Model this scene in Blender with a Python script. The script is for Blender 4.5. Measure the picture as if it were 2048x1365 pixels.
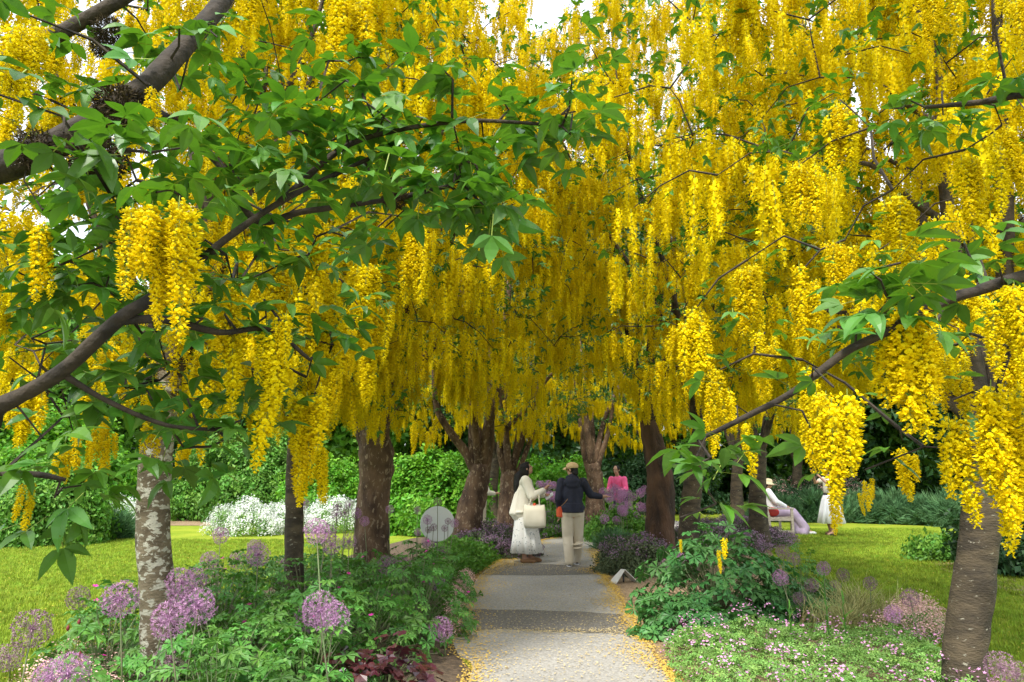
import bpy, math, random
import numpy as np
from mathutils import Vector, Matrix, Euler, noise

for o in list(bpy.data.objects): bpy.data.objects.remove(o, do_unlink=True)
scene = bpy.context.scene
C = scene.collection
PI = math.pi
rnd = random.Random(7)

# ------------------------------------------------------------------ camera
FPX = 1500.0; HOR = 268.0; CAMH = 1.45
PIT = math.atan(HOR / FPX)
cd = bpy.data.cameras.new('camera'); cam = bpy.data.objects.new('camera', cd); C.objects.link(cam)
cam.location = (0, 0, CAMH); cam.rotation_euler = (PI / 2 + PIT, 0, 0)
cd.sensor_width = 36; cd.lens = FPX / 2048 * 36; cd.clip_start = 0.05; cd.clip_end = 2000
scene.camera = cam

# ------------------------------------------------------------------ sky, sun, exposure
SUN_EL, SUN_AZ = math.radians(56), math.radians(205)      # azimuth clockwise from +Y: behind the camera, a little left
w = bpy.data.worlds.new('World'); scene.world = w; w.use_nodes = True
nt = w.node_tree; nt.nodes.clear()
sky = nt.nodes.new('ShaderNodeTexSky'); sky.sky_type = 'NISHITA'; sky.sun_disc = False
sky.sun_elevation = SUN_EL; sky.sun_rotation = SUN_AZ; sky.air_density = 1.0; sky.dust_density = 2.0
tc = nt.nodes.new('ShaderNodeTexCoord'); nz = nt.nodes.new('ShaderNodeTexNoise')
nz.inputs['Scale'].default_value = 2.2; nz.inputs['Detail'].default_value = 6
rp = nt.nodes.new('ShaderNodeValToRGB'); rp.color_ramp.elements[0].position = .3; rp.color_ramp.elements[0].color = (.45,)*3 + (1,)
rp.color_ramp.elements[1].position = .62; rp.color_ramp.elements[1].color = (.92,)*3 + (1,)
mx = nt.nodes.new('ShaderNodeMix'); mx.data_type = 'RGBA'; mx.inputs[7].default_value = (6.6, 6.9, 7.3, 1)
bg = nt.nodes.new('ShaderNodeBackground'); bg.inputs[1].default_value = 0.15
wo = nt.nodes.new('ShaderNodeOutputWorld')
L = nt.links.new
L(tc.outputs['Generated'], nz.inputs['Vector']); L(nz.outputs['Fac'], rp.inputs[0]); L(rp.outputs[0], mx.inputs[0])
L(sky.outputs[0], mx.inputs[6]); L(mx.outputs[2], bg.inputs[0]); L(bg.outputs[0], wo.inputs[0])
sd = bpy.data.lights.new('sun', 'SUN'); sd.energy = 3.2; sd.angle = math.radians(10); sd.color = (1, .955, .88)
sun = bpy.data.objects.new('sun', sd); C.objects.link(sun)
sdir = Vector((math.sin(SUN_AZ) * math.cos(SUN_EL), math.cos(SUN_AZ) * math.cos(SUN_EL), math.sin(SUN_EL)))
sun.rotation_euler = sdir.to_track_quat('Z', 'Y').to_euler(); sun.location = (0, 0, 30)
vs = scene.view_settings
vs.view_transform = 'Standard'; vs.look = 'None'; vs.exposure = 1.12; vs.gamma = 1; vs.use_curve_mapping = False

scene.cycles.max_bounces = 6; scene.cycles.diffuse_bounces = 3; scene.cycles.transmission_bounces = 3; scene.cycles.glossy_bounces = 2
# ------------------------------------------------------------------ projection helpers (to find where things stand)
_f = np.array([0, math.cos(PIT), math.sin(PIT)]); _u = np.array([0, -math.sin(PIT), math.cos(PIT)]); _r = np.array([1., 0, 0])
_c = np.array([0, 0, CAMH])
def ray(px, py): return _f * FPX + _r * (px - 1024) + _u * (682.5 - py)
def at(px, py, Y): d = ray(px, py); return _c + d * (Y / d[1])
def G(px, py): d = ray(px, py); return _c + d * (-CAMH / d[2])
def proj(P):
    q = np.asarray(P) - _c; z = np.maximum(q @ _f, 1e-3)
    return 1024 + FPX * (q @ _r) / z, 682.5 - FPX * (q @ _u) / z, z

# ------------------------------------------------------------------ materials
def mat(name, col, rough=.6, col2=None, scale=8., detail=4., bump=0., bscale=None, transl=None, objvar=0., spec=.5, stretch=None, lo=.35, hi=.65):
    m = bpy.data.materials.new(name); m.use_nodes = True
    n = m.node_tree.nodes; l = m.node_tree.links.new; b = n['Principled BSDF']; out = n['Material Output']
    b.inputs['Roughness'].default_value = rough; b.inputs['Specular IOR Level'].default_value = spec
    tcn = n.new('ShaderNodeTexCoord'); vec = tcn.outputs['Object']
    if stretch:
        mp = n.new('ShaderNodeMapping'); mp.inputs['Scale'].default_value = stretch; l(vec, mp.inputs[0]); vec = mp.outputs[0]
    src = None
    if col2:
        t = n.new('ShaderNodeTexNoise'); t.inputs['Scale'].default_value = scale; t.inputs['Detail'].default_value = detail; l(vec, t.inputs['Vector'])
        r = n.new('ShaderNodeValToRGB'); r.color_ramp.elements[0].position = lo; r.color_ramp.elements[1].position = hi
        r.color_ramp.elements[0].color = (*col, 1); r.color_ramp.elements[1].color = (*col2, 1); l(t.outputs['Fac'], r.inputs[0]); src = r.outputs[0]
    else:
        rg = n.new('ShaderNodeRGB'); rg.outputs[0].default_value = (*col, 1); src = rg.outputs[0]
    if objvar:
        oi = n.new('ShaderNodeObjectInfo'); hs = n.new('ShaderNodeHueSaturation')
        mr = n.new('ShaderNodeMapRange'); mr.inputs[3].default_value = 1 - objvar; mr.inputs[4].default_value = 1 + objvar
        l(oi.outputs['Random'], mr.inputs[0]); l(mr.outputs[0], hs.inputs['Value'])
        m2 = n.new('ShaderNodeMath'); m2.operation = 'MULTIPLY'; m2.inputs[1].default_value = 7.31; l(oi.outputs['Random'], m2.inputs[0])
        m3 = n.new('ShaderNodeMath'); m3.operation = 'FRACT'; l(m2.outputs[0], m3.inputs[0])
        mh = n.new('ShaderNodeMapRange'); mh.inputs[3].default_value = .5 - objvar * .05; mh.inputs[4].default_value = .5 + objvar * .05
        l(m3.outputs[0], mh.inputs[0]); l(mh.outputs[0], hs.inputs['Hue']); l(src, hs.inputs['Color']); src = hs.outputs[0]
    l(src, b.inputs['Base Color'])
    if bump:
        t2 = n.new('ShaderNodeTexNoise'); t2.inputs['Scale'].default_value = bscale or scale * 3; t2.inputs['Detail'].default_value = 5; l(vec, t2.inputs['Vector'])
        bp = n.new('ShaderNodeBump'); bp.inputs['Strength'].default_value = bump; bp.inputs['Distance'].default_value = .02
        l(t2.outputs['Fac'], bp.inputs['Height']); l(bp.outputs[0], b.inputs['Normal'])
    if transl:
        tr = n.new('ShaderNodeBsdfTranslucent'); ms = n.new('ShaderNodeMixShader'); ms.inputs[0].default_value = transl[0]
        if len(transl) > 1: tr.inputs[0].default_value = (*transl[1], 1)
        else: l(src, tr.inputs[0])
        l(b.outputs[0], ms.inputs[1]); l(tr.outputs[0], ms.inputs[2]); l(ms.outputs[0], out.inputs[0])
    return m
M = {}
M['petal'] = mat('laburnum_petal', (.72, .555, .002), .6, (.77, .615, .004), 25, transl=(.20,), objvar=.09, spec=.1)
M['pedicel'] = mat('flower_stem', (.20, .26, .03), .6)
M['leaf'] = mat('laburnum_leaf', (.040, .125, .012), .42, (.066, .18, .018), 14, transl=(.25, (.12, .30, .012)), objvar=.3, spec=.45)
M['bark'] = mat('dark_bark', (.011, .008, .0055), .9, (.042, .030, .019), 14, bump=.7, bscale=30)
M['bark_grey'] = mat('greyish_bark', (.026, .02, .013), .9, (.085, .064, .043), 12, bump=.6, bscale=35)
M['moss'] = mat('dark_moss', (.022, .013, .006), 1, (.06, .042, .014), 25)
def bark_lichen(name, base, base2, pale, amount, sc=13., zs=2.2):
    m = bpy.data.materials.new(name); m.use_nodes = True; n = m.node_tree.nodes; l = m.node_tree.links.new; b = n['Principled BSDF']
    b.inputs['Roughness'].default_value = .9; tcn = n.new('ShaderNodeTexCoord')
    mp = n.new('ShaderNodeMapping'); mp.inputs['Scale'].default_value = (1, 1, zs); l(tcn.outputs['Object'], mp.inputs[0])
    t1 = n.new('ShaderNodeTexNoise'); t1.inputs['Scale'].default_value = 5; t1.inputs['Detail'].default_value = 6; l(mp.outputs[0], t1.inputs['Vector'])
    r1 = n.new('ShaderNodeValToRGB'); r1.color_ramp.elements[0].position = .38; r1.color_ramp.elements[1].position = .62
    r1.color_ramp.elements[0].color = (*base, 1); r1.color_ramp.elements[1].color = (*base2, 1); l(t1.outputs[0], r1.inputs[0])
    t2 = n.new('ShaderNodeTexNoise'); t2.inputs['Scale'].default_value = sc; t2.inputs['Detail'].default_value = 5; t2.inputs['Roughness'].default_value = .62
    t2.inputs['Distortion'].default_value = .4; l(mp.outputs[0], t2.inputs['Vector'])
    r2 = n.new('ShaderNodeValToRGB'); r2.color_ramp.elements[0].position = amount; r2.color_ramp.elements[1].position = amount + .035
    l(t2.outputs[0], r2.inputs[0])
    mx = n.new('ShaderNodeMix'); mx.data_type = 'RGBA'; mx.inputs[7].default_value = (*pale, 1); l(r2.outputs[0], mx.inputs[0]); l(r1.outputs[0], mx.inputs[6])
    l(mx.outputs[2], b.inputs['Base Color'])
    t3 = n.new('ShaderNodeTexNoise'); t3.inputs['Scale'].default_value = 40; t3.inputs['Detail'].default_value = 5; l(mp.outputs[0], t3.inputs['Vector'])
    bp = n.new('ShaderNodeBump'); bp.inputs['Strength'].default_value = .8; bp.inputs['Distance'].default_value = .012 if zs > 1 else .035; l(t3.outputs[0], bp.inputs['Height']); l(bp.outputs[0], b.inputs['Normal'])
    return m
M['bark_pale'] = bark_lichen('lichen_bark', (.06, .045, .024), (.15, .12, .075), (.33, .32, .255), .525, 15, 1.7)
M['bark_spot'] = bark_lichen('spotted_bark', (.028, .021, .012), (.08, .06, .034), (.25, .235, .18), .635, 18, 2.6)
M['bark_flaky'] = bark_lichen('flaky_bark', (.045, .024, .013), (.15, .09, .05), (.25, .185, .12), .575, 22, .5)
M['bark_dark'] = bark_lichen('darker_bark', (.028, .016, .009), (.10, .052, .026), (.17, .13, .09), .68, 14, .3)
M['lawn'] = mat('lawn_turf', (.18, .26, .016), .9, (.29, .34, .03), 1.1, 8, bump=.8, bscale=180, spec=.15)
M['blade'] = mat('grass_blade', (.235, .335, .03), .7, transl=(.3,), objvar=.4, spec=.2)
M['soil'] = mat('bed_soil', (.05, .034, .02), 1, (.13, .09, .055), 20, 6, bump=.9, bscale=50)
M['mulch'] = mat('bark_mulch', (.16, .10, .05), 1, (.36, .26, .15), 40, 6, bump=.9, bscale=80)
M['asphalt'] = mat('pale_asphalt', (.25, .24, .215), .95, (.40, .385, .35), 55, 8, bump=.5, bscale=160)
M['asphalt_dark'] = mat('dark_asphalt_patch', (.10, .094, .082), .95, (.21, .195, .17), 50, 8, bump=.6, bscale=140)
M['fallen'] = mat('fallen_petal', (.62, .42, .085), .8, objvar=0, spec=.1)
M['fallen2'] = mat('faded_petal', (.52, .42, .22), .8, spec=.1)
M['cranes'] = mat('cranesbill_leaf', (.062, .185, .03), .5, (.11, .28, .045), 9, transl=(.22, (.14, .34, .025)), objvar=.35, spec=.35)
M['bluegreen'] = mat('blue_green_leaf', (.048, .165, .04), .5, (.085, .245, .06), 9, transl=(.2, (.10, .28, .035)), objvar=.3, spec=.35)
M['lime'] = mat('lime_ground_leaf', (.14, .29, .05), .55, (.24, .42, .11), 9, transl=(.2, (.17, .36, .04)), objvar=.35, spec=.3)
M['maroon'] = mat('maroon_leaf', (.022, .005, .008), .3, (.07, .014, .02), 14, objvar=.4, spec=.7)
M['shrub_bright'] = mat('bright_shrub_leaf', (.09, .27, .016), .5, (.15, .36, .03), 9, transl=(.3, (.2, .45, .02)), objvar=.35, spec=.3)
M['shrub_mid'] = mat('mid_shrub_leaf', (.075, .20, .025), .5, (.13, .29, .035), 9, transl=(.25, (.13, .33, .03)), objvar=.35, spec=.3)
M['shrub_dark'] = mat('dark_shrub_leaf', (.018, .06, .018), .5, (.036, .10, .028), 9, transl=(.15, (.05, .14, .02)), objvar=.3, spec=.35)
M['catmint'] = mat('catmint_leaf', (.075, .11, .05), .7, (.13, .16, .08), 9, objvar=.3, spec=.2)
M['catflower'] = mat('catmint_flower', (.20, .13, .20), .8, (.33, .22, .29), 9, objvar=.3, spec=.1)
M['lavender'] = mat('lavender_leaf', (.06, .15, .055), .7, (.11, .22, .09), 6, objvar=.25, spec=.2)
M['allium'] = mat('allium_purple', (.24, .10, .24), .7, (.62, .35, .55), 9, objvar=.15, spec=.2, transl=(.2,))
M['allium_pale'] = mat('allium_spent', (.17, .085, .14), .8, (.38, .25, .30), 9, objvar=.15, spec=.1)
M['allium_stem'] = mat('allium_stem', (.10, .17, .05), .6, (.17, .15, .09), 5)
M['seed'] = mat('allium_seed', (.15, .06, .11), .7)
M['white_flower'] = mat('white_flower', (.78, .80, .78), .8, objvar=.08, spec=.1, transl=(.2,))
M['pink_pale'] = mat('pale_pink_flower', (.74, .48, .44), .8, objvar=.15, spec=.1)
M['pink_mauve'] = mat('mauve_pink_flower', (.60, .30, .50), .8, objvar=.2, spec=.1)
M['magenta'] = mat('magenta_flower', (.74, .05, .40), .6, spec=.2)
M['red_bud'] = mat('dark_red_bud', (.16, .015, .02), .6)
M['tan_grass'] = mat('tan_grass_blade', (.42, .36, .16), .8, (.28, .36, .10), 3, objvar=.2)
M['white'] = mat('white_panel', (.72, .74, .72), .45, (.66, .68, .67), 3)
M['plastic'] = mat('off_white_plastic', (.70, .69, .63), .5, (.6, .58, .52), 8)
M['wood'] = mat('weathered_wood', (.30, .26, .20), .8, (.46, .41, .34), 10, bump=.3, stretch=(1, 1, 6))
M['metal'] = mat('dark_metal', (.05, .05, .05), .5)
M['skin'] = mat('skin', (.42, .23, .15), .55, (.46, .26, .17), 6)
M['hair'] = mat('black_hair', (.005, .004, .004), .5, (.011, .009, .008), 60, stretch=(6, 6, 1), bump=.4, spec=.3)
M['cream'] = mat('cream_knit', (.72, .68, .56), .9, (.78, .74, .62), 5, bump=.25, bscale=120)
M['canvas'] = mat('cream_canvas', (.70, .65, .50), .9, (.76, .71, .57), 5, bump=.2, bscale=150)
M['navy'] = mat('navy_cloth', (.006, .008, .022), .8, (.012, .015, .034), 7, bump=.3, bscale=30)
M['beige'] = mat('beige_cotton', (.55, .48, .35), .85, (.62, .55, .42), 5, bump=.35, bscale=18)
M['capcloth'] = mat('tan_cap_cloth', (.55, .39, .20), .85, (.62, .45, .25), 8)
M['orange'] = mat('orange_red_cloth', (.62, .08, .02), .6)
M['red'] = mat('red_cloth', (.42, .03, .025), .7)
M['shoe_brown'] = mat('brown_suede', (.28, .15, .07), .8)
M['black'] = mat('black_leather', (.012, .012, .012), .5)
M['paper'] = mat('white_paper', (.82, .83, .85), .7)
M['lilac'] = mat('lilac_cloth', (.36, .28, .40), .85, (.46, .37, .49), 6)
M['whitecloth'] = mat('white_cloth', (.80, .80, .80), .85, (.74, .75, .77), 6)
M['straw'] = mat('straw_hat', (.66, .55, .34), .9, (.74, .64, .42), 50)
M['pinkcloth'] = mat('hot_pink_cloth', (.75, .10, .26), .8)
def floral():
    m = mat('floral_cotton', (.80, .79, .73), .9); n = m.node_tree.nodes; l = m.node_tree.links.new; b = n['Principled BSDF']
    tcn = n.new('ShaderNodeTexCoord'); v = n.new('ShaderNodeTexVoronoi'); v.inputs['Scale'].default_value = 22; l(tcn.outputs['Object'], v.inputs['Vector'])
    r = n.new('ShaderNodeValToRGB'); r.color_ramp.elements[0].position = .18; r.color_ramp.elements[1].position = .30
    r.color_ramp.elements[0].color = (.36, .38, .36, 1); r.color_ramp.elements[1].color = (.80, .79, .73, 1)
    l(v.outputs['Distance'], r.inputs[0]); l(r.outputs[0], b.inputs['Base Color']); return m
M['floral'] = floral()

# ------------------------------------------------------------------ mesh helpers
class MB:
    def __init__(s): s.v = []; s.f = []; s.m = []
    def add(s, verts, faces, mi=0):
        k = len(s.v); s.v += [tuple(map(float, p)) for p in verts]; s.f += [tuple(i + k for i in f) for f in faces]; s.m += [mi] * len(faces)
    def tube(s, pts, rad, sides=6, mi=0, rough=0., rs=9., ridge=0, cap=True):
        pts = [Vector(p) for p in pts]; n = len(pts); ref = Vector((.31, .95, .05)).normalized(); rings = []
        for i, p in enumerate(pts):
            t = (pts[min(i + 1, n - 1)] - pts[max(i - 1, 0)]).normalized()
            a = t.cross(ref)
            if a.length < 1e-3: a = t.cross(Vector((1, 0, 0)))
            a.normalize(); b = t.cross(a); ring = []
            for j in range(sides):
                an = 2 * PI * j / sides; d = a * math.cos(an) + b * math.sin(an); r = rad[i]
                if rough:
                    q = p + d * r; r *= 1 + rough * noise.fractal(q * rs, 1., 2., 3)
                    if ridge: r *= 1 + ridge * noise.noise(Vector((math.cos(an) * 3.2, math.sin(an) * 3.2, p.z * 1.3)))
                ring.append(p + d * r)
            rings.append(ring)
        vs_ = [q for r in rings for q in r]; fs = []
        for i in range(n - 1):
            for j in range(sides):
                k = (j + 1) % sides; fs.append((i * sides + j, i * sides + k, (i + 1) * sides + k, (i + 1) * sides + j))
        if cap:
            fs.append(tuple(range(sides - 1, -1, -1))); fs.append(tuple((n - 1) * sides + j for j in range(sides)))
        s.add(vs_, fs, mi)
    def box(s, c, d, rot=None, mi=0):
        v = [Vector((x * d[0] / 2, y * d[1] / 2, z * d[2] / 2)) for x in (-1, 1) for y in (-1, 1) for z in (-1, 1)]
        if rot: v = [rot @ p for p in v]
        s.add([p + Vector(c) for p in v], [(0, 1, 3, 2), (4, 6, 7, 5), (0, 4, 5, 1), (2, 3, 7, 6), (0, 2, 6, 4), (1, 5, 7, 3)], mi)
    def mesh(s, name, mats, smooth=False):
        me = bpy.data.meshes.new(name); me.from_pydata(s.v, [], s.f); me.update()
        for m in mats: me.materials.append(m)
        if len(mats) > 1: me.polygons.foreach_set('material_index', s.m)
        if smooth: me.polygons.foreach_set('use_smooth', [True] * len(me.polygons))
        return me
def obj(name, me, parent=None, loc=(0, 0, 0), rot=(0, 0, 0), scl=None):
    o = bpy.data.objects.new(name, me); C.objects.link(o)
    o.location = loc; o.rotation_euler = rot
    if scl is not None: o.scale = scl if hasattr(scl, '__len__') else (scl,) * 3
    if parent: o.parent = parent
    return o
def tag(o, label=None, cat=None, group=None, kind=None):
    for k, v in (('label', label), ('category', cat), ('group', group), ('kind', kind)):
        if v: o[k] = v
    return o
def thing(name, label, cat, loc=(0, 0, 0), rz=0, group=None):
    o = obj(name, None, None, tuple(float(x) for x in loc), (0, 0, rz)); return tag(o, label, cat, group)
def spline(pts, n):
    P = [Vector(p) for p in pts]; P = [P[0] * 2 - P[1]] + P + [P[-1] * 2 - P[-2]]; out = []
    for i in range(1, len(P) - 2):
        for k in range(n):
            t = k / n; a, b, c, d = P[i - 1:i + 3]
            out.append(.5 * ((2 * b) + (c - a) * t + (2 * a - 5 * b + 4 * c - d) * t * t + (3 * b - a - 3 * c + d) * t ** 3))
    out.append(P[-2]); return out

# ---- leaf-sized kinds: the first ones placed are real parts; big clouds of the rest repeat them as one "stuff" part
_groups = {}
def inst_group(coll):
    if coll.name in _groups: return _groups[coll.name]
    g = bpy.data.node_groups.new('repeat_' + coll.name, 'GeometryNodeTree')
    g.interface.new_socket('Geometry', in_out='INPUT', socket_type='NodeSocketGeometry'); g.interface.new_socket('Geometry', in_out='OUTPUT', socket_type='NodeSocketGeometry')
    n = g.nodes; l = g.links.new; gi = n.new('NodeGroupInput'); go = n.new('NodeGroupOutput'); ip = n.new('GeometryNodeInstanceOnPoints'); ci = n.new('GeometryNodeCollectionInfo')
    ci.inputs[0].default_value = coll; ci.inputs[1].default_value = True; ci.inputs[2].default_value = True
    def na(nm, ty):
        a = n.new('GeometryNodeInputNamedAttribute'); a.data_type = ty; a.inputs[0].default_value = nm; return a.outputs[0]
    er = n.new('FunctionNodeEulerToRotation'); l(na('rot', 'FLOAT_VECTOR'), er.inputs[0])
    ip.inputs['Pick Instance'].default_value = True
    l(gi.outputs[0], ip.inputs['Points']); l(ci.outputs[0], ip.inputs['Instance']); l(na('idx', 'INT'), ip.inputs['Instance Index'])
    l(er.outputs[0], ip.inputs['Rotation']); l(na('scl', 'FLOAT_VECTOR'), ip.inputs['Scale']); l(ip.outputs[0], go.inputs[0])
    _groups[coll.name] = g; return g
class Kind:
    def __init__(s, name, meshes): s.name = name; s.meshes = meshes; s.coll = bpy.data.collections.new(name + '_source'); s.ready = False
    def put(s, parent, p, r, sc, i, name=None):
        return obj(name or s.name, s.meshes[i % len(s.meshes)], parent, tuple(p), tuple(r), sc if np.ndim(sc) == 0 else tuple(sc))
def place(kind, parent, pts, rots, scl, idx, nparts=0, order=None, stuff_name=None, part_name=None, off=(0, 0, 0)):
    """pts in world; the first nparts (by order) become part objects, the rest one stuff object."""
    N = len(pts)
    if N == 0: return
    pts = np.asarray(pts, float) - np.asarray(off, float); rots = np.asarray(rots, float); scl = np.asarray(scl, float); idx = np.asarray(idx)
    if scl.ndim == 1: scl = np.repeat(scl[:, None], 3, 1)
    order = np.arange(N) if order is None else np.asarray(order)
    nm = len(kind.meshes)
    k = min(nparts, N)
    if not kind.ready:
        k = max(k, min(nm, N))
    for c, j in enumerate(order[:k]):
        i = int(idx[j])
        if not kind.ready: i = c % nm
        o = kind.put(parent, pts[j], rots[j], scl[j], i, part_name)
        if not kind.ready:
            kind.coll.objects.link(o)
            if kind.name not in ('leaf', 'raceme'): o['kind'] = 'stuff'
            if c == nm - 1: kind.ready = True
    rest = order[k:]
    if len(rest) == 0: return
    me = bpy.data.meshes.new(stuff_name or kind.name + 's'); n = len(rest); me.vertices.add(n)
    me.vertices.foreach_set('co', pts[rest].ravel())
    a = me.attributes.new('rot', 'FLOAT_VECTOR', 'POINT'); a.data.foreach_set('vector', rots[rest].ravel())
    a = me.attributes.new('scl', 'FLOAT_VECTOR', 'POINT'); a.data.foreach_set('vector', scl[rest].ravel())
    a = me.attributes.new('idx', 'INT', 'POINT'); a.data.foreach_set('value', (idx[rest] % nm).astype(np.int32))
    me.update()
    o = obj(stuff_name or kind.name + 's', me, parent); md = o.modifiers.new('repeat', 'NODES'); md.node_group = inst_group(kind.coll); o['kind'] = 'stuff'
    return o

# ------------------------------------------------------------------ small meshes
def raceme_mesh(seed, Lr, nf, hi):
    R = random.Random(seed); b = MB(); bend = [R.uniform(-.03, .03), R.uniform(-.03, .03)]
    def stem(t): return Vector((bend[0] * t * t * .6, bend[1] * t * t * .6, -Lr * t))
    b.tube([stem(t) for t in (0, .35, .7, 1)], [.0016, .0014, .0012, .0006], 3, 1, cap=False)
    for i in range(nf):
        t = .07 + .93 * (i + R.random() * .8) / nf; an = i * 2.39996 + R.uniform(-.45, .45); c = stem(t)
        tip = max(0, (t - .78) / .22); s = (.94 if hi else 1.3) * R.uniform(.85, 1.15) * (1 - .55 * tip)
        o = Vector((math.cos(an), math.sin(an), R.uniform(-.25, .25))).normalized(); sd_ = Vector((-math.sin(an), math.cos(an), 0)); up = sd_.cross(o) * -1
        if up.z < 0: up = -up
        tw = R.uniform(-.5, .5); sd2 = sd_ * math.cos(tw) + up * math.sin(tw); up2 = up * math.cos(tw) - sd_ * math.sin(tw)
        ped = R.uniform(.012, .029) * (1 - .55 * tip) * (.62 + .5 * (1 - t)); base = c + o * ped + Vector((0, 0, -.006 + R.uniform(-.006, .006)))
        if hi: b.add([c + Vector((0, 0, .001)), c - Vector((0, 0, .001)), base], [(0, 1, 2)], 1)
        if hi:
            out = [(-.0075, .004, .002), (-.0095, .010, -.002), (-.004, .0155, .001), (.004, .0155, .001), (.0095, .010, -.002), (.0075, .004, .002)]
            vs_ = [base] + [base + (sd2 * x + up2 * y + o * z) * s for x, y, z in out] + [base + (up2 * .009 + o * .006) * s]
            b.add(vs_, [(7, 0, 1), (7, 1, 2), (7, 2, 3), (7, 3, 4), (7, 4, 5), (7, 5, 6), (7, 6, 0)])
            tipv = base + (o * .0185 - up2 * .007) * s
            b.add([base, base + (o * .008 + sd2 * .0065 + up2 * .001) * s, tipv, base + (o * .008 - up2 * .007) * s, base + (o * .008 - sd2 * .0065 + up2 * .001) * s], [(0, 1, 2, 3), (0, 3, 2, 4)])
            for sg in (-1, 1): b.add([base, base + (o * .011 + sd2 * .003 * sg + up2 * .004) * s, base + (o * .0195 + sd2 * .0105 * sg + up2 * R.uniform(-.002, .005)) * s, base + (o * .009 + sd2 * .0085 * sg - up2 * .002) * s], [(0, 1, 2, 3)])
        else:
            b.add([base, base + (sd2 * .009 + up2 * .009) * s, base + (up2 * .017 + o * .004) * s, base + (-sd2 * .009 + up2 * .009) * s], [(0, 1, 2), (0, 2, 3)])
            b.add([base, base + (o * .008 + sd2 * .007) * s, base + (o * .0165 - up2 * .005) * s, base + (o * .008 - sd2 * .007) * s], [(0, 1, 2), (0, 2, 3)])
    return b.mesh('raceme', [M['petal'], M['pedicel']])
RAC_HI = Kind('raceme', [raceme_mesh(11 + i, l, n, True) for i, (l, n) in enumerate(((.26, 92), (.32, 112), (.38, 130), (.22, 76)))])
RAC = Kind('raceme', [raceme_mesh(31 + i, l, n, False) for i, (l, n) in enumerate(((.26, 62), (.32, 74), (.38, 86), (.22, 50)))])
def leaflet(b, o, ang, Ln, wd, droop, seed, hi=True, mi=0):
    R = random.Random(seed); ca, sa = math.cos(ang), math.sin(ang)
    def P(u, v, z=0): return (o[0] + ca * u - sa * v, o[1] + sa * u + ca * v, o[2] + z - droop * u * u / Ln)
    if hi:
        us = (0.02, .25, .5, .75, 1.); ws = (.02, .8, 1., .68, 0); mid = [P(u * Ln, 0) for u in us]; k = len(us)
        lf = [P(u * Ln, w_ * wd, w_ * wd * .28) for u, w_ in zip(us[:-1], ws)]; rt = [P(u * Ln, -w_ * wd, w_ * wd * .28) for u, w_ in zip(us[:-1], ws)]
        v = mid + lf + rt; f = []
        for i in range(k - 2): f += [(i, i + 1, k + i + 1, k + i), (i, 2 * k - 1 + i, 2 * k + i, i + 1)]
        f += [(k - 2, k - 1, 2 * k - 2), (k - 2, 3 * k - 3, k - 1)]
        b.add(v, f, mi)
    else:
        b.add([P(0, 0), P(.5 * Ln, wd, wd * .3), P(Ln, 0), P(.5 * Ln, -wd, wd * .3)], [(0, 2, 1), (0, 3, 2)], mi)
def trileaf_mesh(seed, hi=True, many=1):
    R = random.Random(seed); b = MB()
    for q in range(many):
        if many > 1: a0 = R.uniform(0, 2 * PI); org = Vector((R.uniform(-.05, .05), R.uniform(-.05, .05), R.uniform(-.04, .05))); pl = R.uniform(.05, .12)
        else: a0 = 0; org = Vector((0, 0, 0)); pl = R.uniform(.04, .07)
        e = org + Vector((math.cos(a0) * pl, math.sin(a0) * pl, R.uniform(-.015, .02)))
        if hi: s_ = Vector((-math.sin(a0), math.cos(a0), 0)) * .0012; b.add([org - s_, org + s_, e + s_, e - s_], [(0, 1, 2, 3)], 1)
        for da, k in ((0, 1.), (1.05, .85), (-1.05, .85)):
            leaflet(b, e, a0 + da * R.uniform(.75, 1.15), .074 * k * R.uniform(.85, 1.2), .0175 * k * R.uniform(.85, 1.2), R.uniform(.05, .55), R.random(), hi)
    return b.mesh('leaf', [M['leaf'], M['pedicel']])
LEAF = Kind('leaf', [trileaf_mesh(i + 3) for i in range(5)])
SPRAY = Kind('leaf_spray', [trileaf_mesh(50 + i, False, 7) for i in range(4)])
def palmate_mesh(seed, m, lobes=7, cut=.3, name='leaf'):
    R = random.Random(seed); b = MB(); z0 = 0.
    for i in range(lobes):
        a = (i - (lobes - 1) / 2) * (2 * PI * .86 / lobes) + R.uniform(-.07, .07); Lb = 1 - .10 * abs(i - (lobes - 1) / 2) + R.uniform(-.08, .08); wd = .21
        ca, sa = math.cos(a), math.sin(a)
        def P(u, v): return (ca * u - sa * v, sa * u + ca * v, .10 * abs(v) / wd + .16 * u - .42 * u * u)
        b.add([P(.02, 0), P(.45, wd * .55), P(.62, wd), P(.72, wd * .45), P(Lb, 0), P(.72, -wd * .45), P(.62, -wd), P(.45, -wd * .55), P(.6, 0)],
              [(0, 8, 1), (1, 8, 3, 2), (3, 8, 4), (8, 5, 4), (7, 6, 5, 8), (0, 7, 8)])
    return b.mesh(name, [m])
def round_leaf_mesh(seed, m, name='leaf'):
    R = random.Random(seed); b = MB(); n = 14; v = [(0, 0, 0)]
    for i in range(n):
        a = .35 + (2 * PI - .7) * i / (n - 1) + PI; r = (1 if i % 2 else .76) * R.uniform(.92, 1.08); v.append((r * math.cos(a), r * math.sin(a), R.uniform(-.12, .16) - .1 * r))
    b.add(v, [(0, i, i + 1) for i in range(1, n)]); return b.mesh(name, [m])
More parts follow.
